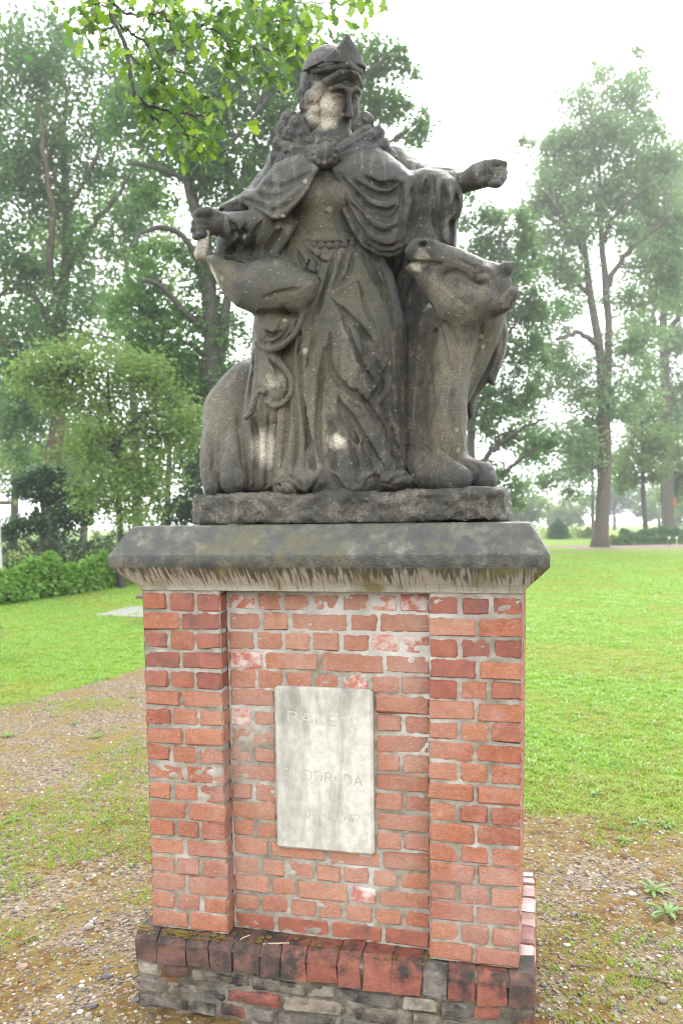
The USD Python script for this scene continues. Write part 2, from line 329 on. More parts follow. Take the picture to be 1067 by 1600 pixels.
def pick_panel(x, z):
    r = brick_rng.random()
    if z > ZB - .07 and abs(x) > .05 and r < .55: return white_m[brick_rng.integers(3)]
    if r < .12 and z > ZP + .12: return white_m[brick_rng.integers(3)]
    if z < ZP + .07: return dark_m[2] if r < .5 else bricks_m[3]
    return bricks_m[brick_rng.choice([0, 2, 2, 4, 1])]
for row in range(ROWS):                                # row 0 is the top course
    z = ZB - (row + 1) * CH
    head = row % 2 == 0
    for s in (-1, 1):
        x0, x1 = (-HW, -PIER) if s < 0 else (PIER, HW)
        lay(x0, x1, 3 if head else ([.95, 1.05] if s < 0 else [1.03, .97]), z, 0.0, pick_pier)
    xl, xr = -PIER + .004, PIER - .002
    if 5 <= row <= 12:                                 # beside the plaque
        lay(xl, -.172, 2 if head else 1, z, REC, pick_panel)
        lay(.155, xr, 2 if head else 1, z, REC, pick_panel)
    elif head: lay(xl, xr, 7 if row < 16 else 7, z, REC, pick_panel)
    else: lay(xl, xr, {1: [.8, .65, 1.3, .65, 1.05], 3: [.85, 1.3, 1.3, 1.0], 13: [1, 1.35, 1.35, 1.15], 15: [.95, .65, 1.4, .7, 1.2]}.get(row, [1.1, 1.3, 1.3, 1.1]), z, REC, pick_panel)
# plinth: a chamfered course of headers, then rough courses
PX, PY, PT, CHAM = HW + .045, -.045, ZP, .03
def plinth_top_brick(x0, x1, z0, mtl):
    b = .006
    prof = [(PY, z0), (PY, ZP - CHAM), (PY + CHAM * 1.1, ZP - .002), (REC + .03, ZP), (REC + .03, z0)]
    n = len(prof)
    v = []
    for x in (x0, x1):
        for y, z in prof: v.append((x + brick_rng.normal(0, .003), y + brick_rng.normal(0, .0035), z + brick_rng.normal(0, .003)))
    f = []
    for i in range(n):
        j = (i + 1) % n
        f += [(i, j, n + j), (i, n + j, n + i)]
    f += [(0, i + 1, i) for i in range(1, n - 1)] + [(n, n + i, n + i + 1) for i in range(1, n - 1)]
    obj('plinth_brick', (np.array(v), np.array(f)[:, ::-1]), mtl, pedestal)
xs = np.linspace(-PX, PX, 16) + np.concatenate([[0], brick_rng.normal(0, .007, 14), [0]])
for k in range(15):
    t = k / 14
    mtl = soot_m[0] if t < .36 and brick_rng.random() < .85 else soot_m[1] if t < .76 else soot_m[brick_rng.choice([0, 3, 1, 0])]
    plinth_top_brick(xs[k] + .003, xs[k + 1] - .003, ZP - .098, mtl)
zc = [ZP - .104, ZP - .158, ZP - .212, ZP - .266, ZP - .315]
for r_ in range(4):
    x = -PX + (0 if r_ % 2 else -.0)
    while x < PX - .02:
        w = brick_rng.choice([.095, .10, .19, .12, .205])
        x1 = min(PX, x + w)
        if PX - x1 < .05: x1 = PX
        t = (x + PX) / (2 * PX)
        p = brick_rng.random()
        mtl = soot_m[0] if (t < .45 and r_ == 0 and p < .5) or p < .15 else soot_m[1] if p < (.5 if r_ == 0 else .25) else soot_m[2] if p < .7 else soot_m[3]
        y = PY + .002 + brick_rng.uniform(0, .007)
        obj('plinth_brick', brick_mesh(x + .003, x1 - .003, y, y + .1, zc[r_ + 1] + .003, zc[r_] - .002, .010, .0035), mtl, pedestal, 35)
        x = x1
# the bricks of the three other faces, seen edge-on from here: joined
side_parts, ledge_parts = [], []
for face in ('right', 'left', 'back'):
    ln = DEP if face != 'back' else 2 * HW
    for row in range(ROWS):
        z = ZB - (row + 1) * CH
        n = (7 if row % 2 == 0 else 3.5) if face != 'back' else (12 if row % 2 == 0 else 6)
        e = np.linspace(0, ln, int(round(n)) + 1)
        for a, b in zip(e[:-1], e[1:]):
            if face == 'back': q = brick_mesh(-HW + a + J / 2, -HW + b - J / 2, DEP - .08, DEP, z + J / 2, z + CH - J / 2)
            else:
                y0, y1 = max(a, .102) + J / 2, min(b, DEP - .085) - J / 2
                if y1 - y0 < .01: continue
                q = brick_mesh(*((HW - .08, HW) if face == 'right' else (-HW, -HW + .08)), y0, y1, z + J / 2, z + CH - J / 2)
            side_parts.append(q)
obj('side_brickwork', cat_mesh(side_parts), bricks_m[3], pedestal, 35, kind='stuff')
for k in range(6):                                     # right ledge, seen from above, one by one
    y0, y1 = .06 + k * .107, .06 + (k + 1) * .107 - .006
    obj('plinth_brick', brick_mesh(HW - .06, PX, y0, y1, ZP - .098, ZP + brick_rng.normal(0, .0015), .007, .0015), ramped('wet_ledge_brick_%s' % 'abcdef'[k], [(.3, (.16, .065, .055)), (.6, (.25, .12, .105))], scale=20.0, gloss=.22, bump=.3, spec=.6), pedestal, 35)
for k in range(6):
    y0, y1 = .06 + k * .107, .06 + (k + 1) * .107 - .006
    ledge_parts.append(brick_mesh(-PX, -HW + .06, y0, y1, ZP - .098, ZP, .007, .002))
for zz in range(4):
    for k in range(4):
        for sx in (-1, 1):
            y0, y1 = .065 + k * .16, .065 + (k + 1) * .16 - .01
            ledge_parts.append(brick_mesh(PX - .1 if sx > 0 else -PX, PX if sx > 0 else -PX + .1, y0, y1, zc[zz + 1] + .005, zc[zz] - .004, .008, .003))
ledge_parts.append(box(-PX, PX, DEP - .02, DEP + .045, 0, ZP))
obj('side_plinth', cat_mesh(ledge_parts), soot_m[1], pedestal, 35, kind='stuff')
# mortar: a rough core whose face stands a few millimetres behind the bricks and bulges over their edges here and there
def rough(amp, sc, axis, seed=0):
    def f(P):
        n = meshkit.fbm(P.reshape(-1, 3) * sc, 4, seed).reshape(P.shape[:2]) - .5
        P = P.copy(); P[..., axis] += n * amp
        return P
    return f
mp = []
H = ZB + .012 - ZP
for (x0, x1, y) in ((-HW + .003, -PIER - .003, .0045), (-PIER, PIER, REC + .0035), (PIER + .003, HW - .003, .0045)):
    mp.append(grid_sheet((x0, y, ZP), (x1 - x0, 0, 0), (0, 0, H), int((x1 - x0) / .007), int(H / .007), rough(.0125, 60.0, 1, 5)))
for x, y0, y1 in ((-HW + .004, 0, DEP), (-PIER - .005, 0, REC + .01), (PIER + .005, 0, REC + .01), (HW - .004, 0, DEP)):
    mp.append(grid_sheet((x, y0 + .002, ZP), (0, y1 - y0 - .004, 0), (0, 0, H), 20, 60, rough(.004, 40.0, 0, 6)))
mp.append(grid_sheet((-HW, DEP - .004, ZP), (2 * HW, 0, 0), (0, 0, H), 40, 40))
mp.append(grid_sheet((-PX + .006, PY + .0125, -.03), (2 * PX - .012, 0, 0), (0, 0, ZP - .035 + .03), 180, 36, rough(.014, 38.0, 1, 8)))
mp.append(grid_sheet((-PX + .006, PY + .006, ZP - CHAM - .006), (2 * PX - .012, 0, 0), (0, CHAM * 1.1, CHAM), 180, 6, rough(.016, 40.0, 2, 4)))
mp.append(grid_sheet((-PX + .006, PY + .035, ZP - .006), (2 * PX - .012, 0, 0), (0, REC + .1, 0), 180, 22, rough(.008, 45.0, 2, 9)))
for x in (-PX + .006, PX - .006):
    mp.append(grid_sheet((x, PY + .01, -.03), (0, DEP + .07, 0), (0, 0, ZP + .02), 60, 20, rough(.006, 40.0, 0, 3)))
NB = len(mp) - 5
obj('mortar', cat_mesh(mp[:NB]), mortar_m, pedestal, True)
obj('plinth_mortar', cat_mesh(mp[NB:]), dirty_mortar_m, pedestal, True)
# cap stone
def cap_profile():
    return [(-.012, ZB + .006), (.002, ZB + .008), (.006, ZB + .02), (.066, ZB + .080), (.0715, ZB + .086), (.0720, ZB + .118), (.069, ZB + .125), (.015, ZB + .208), (.008, ZB + .2125), (-.25, ZB + .2135)]
def cap_mesh():
    prof = np.array(cap_profile()); P2 = [prof[0]]
    for a, b in zip(prof[:-1], prof[1:]):
        n = max(1, int(np.linalg.norm(b - a) / .012)); n = min(n, 9)
        P2 += [a + (b - a) * t for t in np.linspace(0, 1, n + 1)[1:]]
    P2 = np.array(P2)
    rings = []
    per = [(-1, -1, 1, -1, 110), (1, -1, 1, 1, 60), (1, 1, -1, 1, 60), (-1, 1, -1, -1, 60)]
    uv = np.concatenate([np.stack([np.linspace(a, c, n, endpoint=False), np.linspace(b, d, n, endpoint=False)], 1) for a, b, c, d, n in per])
    for o, z in P2:
        rings.append(np.stack([uv[:, 0] * (HW + o), DEP / 2 + uv[:, 1] * (DEP / 2 + o), np.full(len(uv), z)], 1))
    V = np.array(rings); m_, n_ = V.shape[:2]
    flat = V.reshape(-1, 3)
    k = meshkit.fbm(flat * 22, 4, 4) - .5
    cen = flat - np.array([0, DEP / 2, ZB + .1]); cen /= np.linalg.norm(cen, axis=1, keepdims=True)
    flat = flat + cen * (k * .008)[:, None]
    i = np.arange(m_ - 1)[:, None] * n_; j = np.arange(n_)[None]; kk = (j + 1) % n_
    q = np.stack(np.broadcast_arrays(i + j, i + kk, i + n_ + kk, i + n_ + j), -1).reshape(-1, 4)
    f = np.vstack([q[:, [0, 1, 2]], q[:, [0, 2, 3]]])
    top = len(flat); flat = np.vstack([flat, [0, DEP / 2, ZB + .214], [0, DEP / 2, ZB + .004]])
    b = (m_ - 1) * n_
    f = np.vstack([f, np.stack([b + j[0], b + kk[0], np.full(n_, top)], 1), np.stack([kk[0], j[0], np.full(n_, top + 1)], 1)])
    return flat, f
CAPN, CAPL = {}, []
cap_m = mat('weathered_cap_stone', {
    'ln': ('noise_texture', {'scale': 6.0, 'detail': 9.0, 'roughness': .75}), 'lr': ('map_range', {'from_min': .53, 'from_max': .60, 'to_max': .8, 'clamp': True}), 'lm': ('mix_color', {'b': (.10, .096, .066)}),
    'mn': ('noise_texture', {'scale': 4.0, 'detail': 8.0, 'roughness': .7}), 'mr': ('map_range', {'from_min': .54, 'from_max': .64, 'to_max': .8, 'clamp': True}), 'mm': ('mix_color', {'b': (.075, .068, .022)}), 'mo': ('mapping', {'location': (3.0, 1.0, 7.0)}),
    'g': ('geometry', {}), 'sx': ('separate_xyz', {}), 'n': ('noise_texture', {'scale': 14.0, 'detail': 9.0, 'roughness': .72}),
    'r': ('rgb_ramp', {'ramp': [(.38, (.011, .011, .0095)), (.47, (.023, .0225, .0185)), (.54, (.043, .041, .032)), (.60, (.088, .083, .062)), (.67, (.17, .16, .12))]}),
    # underside, sheltered: pale stone with dark drip streaks
    'cz': ('map_range', {'from_min': ZB + .078, 'from_max': ZB + .088, 'clamp': True}),
    'mp': ('mapping', {'scale': (120.0, 12.0, 10.0)}), 'wn': ('noise_texture', {'scale': 1.0, 'detail': 3.0, 'roughness': .5, 'distortion': .6}),
    'wr': ('rgb_ramp', {'ramp': [(.36, (.42, .385, .315)), (.52, (.34, .31, .245)), (.57, (.16, .138, .092)), (.63, (.06, .052, .032))]}),
    'wa': ('math', {'math_type': 'add'}), 'wy': ('map_range', {'from_min': ZB + .012, 'from_max': ZB + .084, 'to_min': -.13, 'to_max': .15, 'clamp': True}),
    'u': ('noise_texture', {'scale': 9.0, 'detail': 6.0}), 'ur': ('map_range', {'from_min': .5, 'from_max': .7, 'clamp': True}), 'um': ('mix_color', {'b': (.17, .15, .055)}),
    'mx': ('mix_color', {}), 'bn': ('noise_texture', {'scale': 190.0, 'detail': 4.0, 'roughness': .7}), 'b': ('bump', {'strength': .75, 'distance': .004}),
    'gl': ('map_range', {'from_min': .4, 'from_max': .62, 'to_min': .34, 'to_max': .66, 'clamp': True}),
    'wz': ('map_range', {'from_min': ZB + .128, 'from_max': ZB + .118, 'clamp': True}), 'wx': ('map_range', {'from_min': -.25, 'from_max': .25, 'clamp': True}), 'wm': ('math', {'math_type': 'multiply'}), 'wg': ('mix_float', {'b': .16}), 'bs': ('map_range', {'to_min': .75, 'to_max': 1.6}),
    'p': ('principled_bsdf', {'specular_ior_level': .5})},
    [('g.position', 'sx.vector'), ('g.position', 'n.vector'), ('n.fac', 'r.fac'), ('sx.z', 'cz.value'), ('g.position', 'mp.vector'), ('mp.vector', 'wn.vector'), ('wn.fac', 'wa.value1'), ('sx.z', 'wy.value'), ('wy.result', 'wa.value2'), ('wa.value', 'wr.fac'),
     ('g.position', 'u.vector'), ('u.fac', 'ur.value'), ('ur.result', 'um.fac'), ('wr.color', 'um.a'), ('g.position', 'ln.vector'), ('ln.fac', 'lr.value'), ('lr.result', 'lm.fac'), ('r.color', 'lm.a'), ('g.position', 'mo.vector'), ('mo.vector', 'mn.vector'), ('mn.fac', 'mr.value'), ('mr.result', 'mm.fac'), ('lm.result', 'mm.a'), ('um.result', 'mx.a'), ('mm.result', 'mx.b'), ('cz.result', 'mx.fac'), ('mx.result', 'p.base_color'),
     ('g.position', 'bn.vector'), ('bn.fac', 'b.height'), ('b.normal', 'p.normal'), ('n.fac', 'gl.value'), ('sx.z', 'wz.value'), ('sx.x', 'wx.value'), ('wz.result', 'wm.value1'), ('wx.result', 'wm.value2'), ('wm.value', 'wg.fac'), ('gl.result', 'wg.a'), ('wg.result', 'p.roughness'), ('wm.value', 'bs.value'), ('bs.result', 'b.strength')])
obj('cap_stone', cap_mesh(), cap_m, pedestal, 40)
# plaque with cut lettering
plaque_m = mat('pale_limestone', {
    'g': ('geometry', {}), 'n': ('noise_texture', {'scale': 30.0, 'detail': 8.0, 'roughness': .7}), 'r': ('rgb_ramp', {'ramp': [(.35, (.41, .385, .325)), (.55, (.53, .50, .435)), (.7, (.62, .60, .545))]}),
    'mp': ('mapping', {'scale': (7.5, 7.5, 1.9)}), 'sn': ('noise_texture', {'scale': 1.0, 'detail': 7.0, 'roughness': .65, 'distortion': .4}), 'sr': ('map_range', {'from_min': .42, 'from_max': .60, 'to_max': .85, 'clamp': True}),
    'sm': ('mix_color', {'b': (.20, .19, .16)}), 'bn': ('noise_texture', {'scale': 220.0, 'detail': 3.0}), 'b': ('bump', {'strength': .35, 'distance': .003}), 'p': ('principled_bsdf', {'roughness': .75, 'specular_ior_level': .3})},
    [('g.position', 'n.vector'), ('n.fac', 'r.fac'), ('g.position', 'mp.vector'), ('mp.vector', 'sn.vector'), ('sn.fac', 'sr.value'), ('sr.result', 'sm.fac'), ('r.color', 'sm.a'), ('sm.result', 'p.base_color'), ('g.position', 'bn.vector'), ('bn.fac', 'b.height'), ('b.normal', 'p.normal')])
dirt_m = ramped('dirt_in_the_letters', [(.3, (.28, .265, .23)), (.5, (.38, .36, .315)), (.6, (.47, .45, .40)), (.7, (.52, .495, .44))], scale=38.0, gloss=.9)
PL = dict(x0=-.168, x1=.150, z0=.556, z1=1.085, y=REC - .017)
def man(t):
    return manifold3d.Manifold(manifold3d.Mesh(np.asarray(t.vertices, np.float32), np.asarray(t.faces, np.uint32)))
slab_v, slab_f = chamfer_box(PL['x0'], PL['x1'], PL['y'], REC + .06, PL['z0'], PL['z1'], .008, .0005, brick_rng)
slab = man(trimesh.Trimesh(slab_v, slab_f)); letters = []
for text, h, x0, x1, z, dz in (('BALEN', .034, -.125, .088, .974, -.012), ('ST ODRADA', .034, -.150, .118, .790, -.012), ('13 JUNI 1947', .026, -.120, .110, .668, -.008)):
    t = meshkit.text_mesh(text, h, .004)
    lo, hi = t.bounds
    k = np.diag([(x1 - x0) / (hi[0] - lo[0]), 1.0, 1.0, 1.0]); t.apply_translation([-lo[0], 0, 0]); t.apply_transform(k)
    V = np.array(t.vertices)
    W = np.stack([x0 + V[:, 0], PL['y'] + .0022 - V[:, 2], z + V[:, 1] + dz * V[:, 0] / (x1 - x0)], 1)
    q = trimesh.Trimesh(W, t.faces)
    letters.append(q)
lm_ = man(trimesh.util.concatenate(letters))
try:
    cut = slab - lm_
    if cut.num_tri() < 200: cut = slab
except Exception: cut = slab
pq = obj('inscribed_plaque', cut, plaque_m, pedestal, 30, label='pale limestone plaque with worn cut lettering')
lv = np.vstack([l.vertices for l in letters]); 
ins = []
for l in letters:
    V = np.array(l.vertices); V[:, 1] = np.where(V[:, 1] < PL['y'], PL['y'] + .0009, PL['y'] + .0026)
    ins.append((V, np.array(l.faces)))
for q in ins: obj('lettering', q, dirt_m, pq)
# ---------------------------------------------------------------- carving: volumes blended on a grid, then meshed
class Field:
    def __init__(s, lo, hi, h):
        s.lo, s.h = np.asarray(lo, float), h
        s.n = np.ceil((np.asarray(hi, float) - s.lo) / h).astype(int) + 1
        s.D = np.full(s.n, 1.0, np.float32)
    def box(s, lo, hi):
        a = np.clip(np.floor((np.asarray(lo) - s.lo) / s.h).astype(int), 0, s.n); b = np.clip(np.ceil((np.asarray(hi) - s.lo) / s.h).astype(int) + 1, 0, s.n)
        if (b <= a).any(): return None, None
        g = [s.lo[k] + s.h * np.arange(a[k], b[k]) for k in range(3)]
        P = np.stack(np.meshgrid(*g, indexing='ij'), -1).astype(np.float32)
        return tuple(slice(a[k], b[k]) for k in range(3)), P
    def put(s, lo, hi, fn, k=.0, cut=False):
        m = k + 3 * s.h
        sl, P = s.box(np.asarray(lo) - m, np.asarray(hi) + m)
        if sl is None: return
        b = fn(P).astype(np.float32); a = s.D[sl]
        if cut:
            b = -b
            s.D[sl] = np.maximum(a, b) + (np.maximum(k - np.abs(a - b), 0) ** 2 / (4 * k) if k > 0 else 0)
        else:
            s.D[sl] = np.minimum(a, b) - (np.maximum(k - np.abs(a - b), 0) ** 2 / (4 * k) if k > 0 else 0)
    def ell(s, c, r, R=None, k=.02, cut=False):
        c, r = np.asarray(c, float), np.asarray(r, float); R = np.eye(3) if R is None else R     # rows of R: the ellipsoid's axes
        e = np.sqrt(((R.T * r) ** 2).sum(1))
        def fn(P):
            q = (P - c.astype(np.float32)) @ R.T.astype(np.float32)
            k0 = np.linalg.norm(q / r, axis=-1); k1 = np.linalg.norm(q / r ** 2, axis=-1)
            return k0 * (k0 - 1) / np.maximum(k1, 1e-6)
        s.put(c - e, c + e, fn, k, cut)
    def chain(s, pts, rad, k=.015, cut=False, flat=None):
        """round tube of changing radius; flat: (axis, factor) squashes it along an axis"""
        pts = np.asarray(pts, float); rad = np.broadcast_to(np.asarray(rad, float), (len(pts),)).astype(float)
        lo, hi = (pts - rad[:, None]).min(0), (pts + rad[:, None]).max(0)
        def fn(P):
            out = np.full(P.shape[:3], 1.0, np.float32)
            for i in range(len(pts) - 1):
                a, b = pts[i], pts[i + 1]
                l0 = np.minimum(a - rad[i], b - rad[i + 1]) - k - 3 * s.h; h0 = np.maximum(a + rad[i], b + rad[i + 1]) + k + 3 * s.h
                o = P[0, 0, 0]
                i0 = np.clip(np.floor((l0 - o) / s.h).astype(int), 0, P.shape[:3]); i1 = np.clip(np.ceil((h0 - o) / s.h).astype(int) + 1, 0, P.shape[:3])
                if (i1 <= i0).any(): continue
                sl = tuple(slice(i0[q], i1[q]) for q in range(3))
                Q = P[sl] - a.astype(np.float32); ab = (b - a).astype(np.float32)
                if flat is not None:
                    ax = np.asarray(flat[0], np.float32); ax = ax / np.linalg.norm(ax)
                    Q = Q + (Q @ ax)[..., None] * ax * (flat[1] - 1); ab = ab + (ab @ ax) * ax * (flat[1] - 1)
                t = np.clip((Q @ ab) / max(float(ab @ ab), 1e-9), 0, 1)
                d = np.linalg.norm(Q - t[..., None] * ab, axis=-1) - (rad[i] + t * (rad[i + 1] - rad[i]))
                out[sl] = np.minimum(out[sl], d.astype(np.float32))
            return out
        s.put(lo, hi, fn, k, cut)
    def plate(s, poly, y, T, edge=.02, k=.015, cut=False, tilt=None, bulge=0.0):
        """a slab with rounded rim whose outline, drawn on the elevation at depth y, is poly (plate positions); T half thickness; edge: width over which it swells"""
        C = np.mean([at(px, py, y) for px, py in poly], 0); d = C - CAM_POS; d = d / np.linalg.norm(d)
        n = np.array(tilt if tilt is not None else (0, 1.0, 0.0)); n = n / np.linalg.norm(n)
        pts = []
        for px, py in poly:
            r = ray(px, py); pts.append(CAM_POS + r * (((C - CAM_POS) @ n) / (r @ n)))
        pts = np.array(pts)
        e1 = np.cross(n, [0, 0, 1.0]); e1 /= np.linalg.norm(e1); e2 = np.cross(e1, n)
        q = np.stack([(pts - C) @ e1, (pts - C) @ e2], 1)
        lo, hi = pts.min(0) - np.abs(n) * T - np.abs(d) * (T + bulge), pts.max(0) + np.abs(n) * T + np.abs(d) * (T + bulge)
        a_, b_ = q, np.roll(q, -1, 0)
        def fn(P):
            W = P - C.astype(np.float32); w = W @ n.astype(np.float32)
            F = W - (w / float(d @ n))[..., None] * d.astype(np.float32)
            u, v = F @ e1.astype(np.float32), F @ e2.astype(np.float32)
            dist = np.full(u.shape, 9.0, np.float32); ins = np.zeros(u.shape, bool)
            for (x0, y0), (x1, y1) in zip(a_, b_):
                ex, ey = x1 - x0, y1 - y0
                t = np.clip(((u - x0) * ex + (v - y0) * ey) / max(ex * ex + ey * ey, 1e-12), 0, 1)
                dist = np.minimum(dist, (u - x0 - t * ex) ** 2 + (v - y0 - t * ey) ** 2)
                c = ((y0 > v) != (y1 > v)) & (u < (x1 - x0) * (v - y0) / (y1 - y0 if abs(y1 - y0) > 1e-9 else 1e-9) + x0)
                ins ^= c
            dist = np.sqrt(dist); s2 = np.where(ins, dist, -dist)
            g = np.clip(s2 / edge, 0, 1); th = T * np.sqrt(np.maximum(1 - (1 - g) ** 2, 0.0)) * .85 + T * .15
            if bulge: w = w + bulge * np.sqrt(np.maximum(1 - (1 - np.clip(s2 / (edge * 3), 0, 1)) ** 2, 0))
            a = np.abs(w) - th
            return np.where(ins, np.maximum(a, -s2), np.sqrt(s2 ** 2 + np.maximum(a, 0) ** 2)).astype(np.float32)
        s.put(lo, hi, fn, k, cut)
    def sample(s, P):
        q = (np.asarray(P) - s.lo) / s.h; i = np.floor(q).astype(int); ok = ((i >= 0) & (i < s.n - 1)).all(-1); i = np.clip(i, 0, s.n - 2); t = q - i; out = 0
        for c in np.ndindex(2, 2, 2):
            w = np.prod([t[..., k] if c[k] else 1 - t[..., k] for k in range(3)], 0)
            out = out + w * s.D[i[..., 0] + c[0], i[..., 1] + c[1], i[..., 2] + c[2]]
        return np.where(ok, out, 1.0)
    def front(s, pxy, y_default=.2):
        """first surface point behind each plate position"""
        out = []; last = y_default
        for px, py in pxy:
            r = ray(px, py); t = np.linspace((-.25 - CAM_POS[1]) / r[1], (.75 - CAM_POS[1]) / r[1], 500)
            P = CAM_POS + t[:, None] * r
            hit = np.nonzero(s.sample(P) < 0)[0]
            if len(hit): last = P[hit[0], 1]; out.append(P[hit[0]])
            else: out.append(at(px, py, last))
        return np.array(out)
    def stroke(s, pxy, width, ridge=None, n=14, k=.006, depth=.4, y=.2, taper=True):
        """a fold drawn over the surface: a groove, or a ridge when ridge is true; width in plate pixels (full)"""
        c = spline(pxy, n); P = s.front(c, y)
        if len(P) > 4: P[1:-1, 1] = .25 * P[:-2, 1] + .5 * P[1:-1, 1] + .25 * P[2:, 1]
        r = width / 2 * np.linalg.norm(P - CAM_POS, axis=1) / FOCAL
        if taper: r = r * np.interp(np.linspace(0, 1, n), [0, .18, .8, 1], [.35, 1, 1, .35])
        d = (P - CAM_POS); d /= np.linalg.norm(d, axis=1, keepdims=True)
        if ridge: s.chain(P + d * (r * (1 - depth * 1.2))[:, None], r, k)
        else: s.chain(P - d * (r * (1 - depth * 1.6))[:, None], r, k, cut=True)
    def rough(s, amp, scale, seed=0, octaves=4, axis_scale=(1, 1, 1)):
        near = np.abs(s.D) < amp * 2 + 3 * s.h
        idx = np.argwhere(near); P = s.lo + idx * s.h
        s.D[near] += ((meshkit.fbm(P * scale * np.asarray(axis_scale), octaves, seed) - .5) * 2 * amp).astype(np.float32)
    def floor(s, z):
        k = s.lo[2] + s.h * np.arange(s.n[2]); s.D = np.maximum(s.D, (z - k)[None, None, :].astype(np.float32))
    def mesh(s):
        """surface nets"""
        D = np.pad(s.D, 1, constant_values=1.0); neg = D < 0
        m = sum(neg[a:neg.shape[0] - 1 + a, b:neg.shape[1] - 1 + b, c:neg.shape[2] - 1 + c].astype(np.int8) for a, b, c in np.ndindex(2, 2, 2))
        cell = np.argwhere((m > 0) & (m < 8)); idx = np.full(m.shape, -1, np.int64); idx[tuple(cell.T)] = np.arange(len(cell))
        acc = np.zeros((len(cell), 3)); cnt = np.zeros(len(cell))
        for c in np.ndindex(2, 2, 2):
            for ax in range(3):
                if c[ax]: continue
                e = list(c); e[ax] = 1
                a = D[tuple((cell + c).T)]; b = D[tuple((cell + e).T)]
                x = (a < 0) != (b < 0)
                t = np.where(x, a / np.where(a == b, 1, a - b), 0)
                p = np.array(c, float) + np.zeros((len(cell), 3)); p[:, ax] += t
                acc[x] += p[x]; cnt[x] += 1
        V = s.lo + s.h * (cell + acc / cnt[:, None] - 1)
        F = []
        for ax in range(3):
            a_, b_ = [(1, 2), (2, 0), (0, 1)][ax]
            sl0 = [slice(None)] * 3; sl1 = [slice(None)] * 3; sl0[ax] = slice(0, -1); sl1[ax] = slice(1, None)
            n0, n1 = neg[tuple(sl0)], neg[tuple(sl1)]
            e = np.argwhere(n0 != n1); e = e[(e[:, a_] > 0) & (e[:, b_] > 0)]
            q = []
            for da, db in ((0, 0), (1, 0), (1, 1), (0, 1)):
                o = e.copy(); o[:, a_] -= da; o[:, b_] -= db
                q.append(idx[tuple(o.T)])
            q = np.stack(q, 1); ok = (q >= 0).all(1); q, e = q[ok], e[ok]
            flip = ~neg[tuple(e.T)]
            q[flip] = q[flip][:, ::-1]
            F.append(q)
        F = np.vstack(F)
        return V, np.vstack([F[:, [0, 1, 2]], F[:, [0, 2, 3]]])
def rpx(r, p):
    """plate pixels to metres at the point p"""
    return r * np.linalg.norm((np.asarray(p) - CAM_POS)) / FOCAL * .93
def pc(F, spec, k=.015, cut=False, flat=None, n=None):
    """chain from (px, py, depth, radius in plate pixels)"""
    sp = np.array(spec, float)
    if n: sp = spline(sp, n)
    P = np.array([at(a, b, c) for a, b, c, r in sp]); F.chain(P, [rpx(r, p) for r, p in zip(sp[:, 3], P)], k, cut, flat)
def pe(F, px, py, y, rx, rz, ry, k=.02, cut=False, rot=0.0):
    """ellipsoid: half width and height in plate pixels, half depth in metres, turned by rot in the elevation"""
    c = at(px, py, y); R = np.array([[math.cos(rot), 0, math.sin(rot)], [0, 1.0, 0], [-math.sin(rot), 0, math.cos(rot)]])
    F.ell(c, (rpx(rx, c), ry, rpx(rz, c)), R, k, cut)
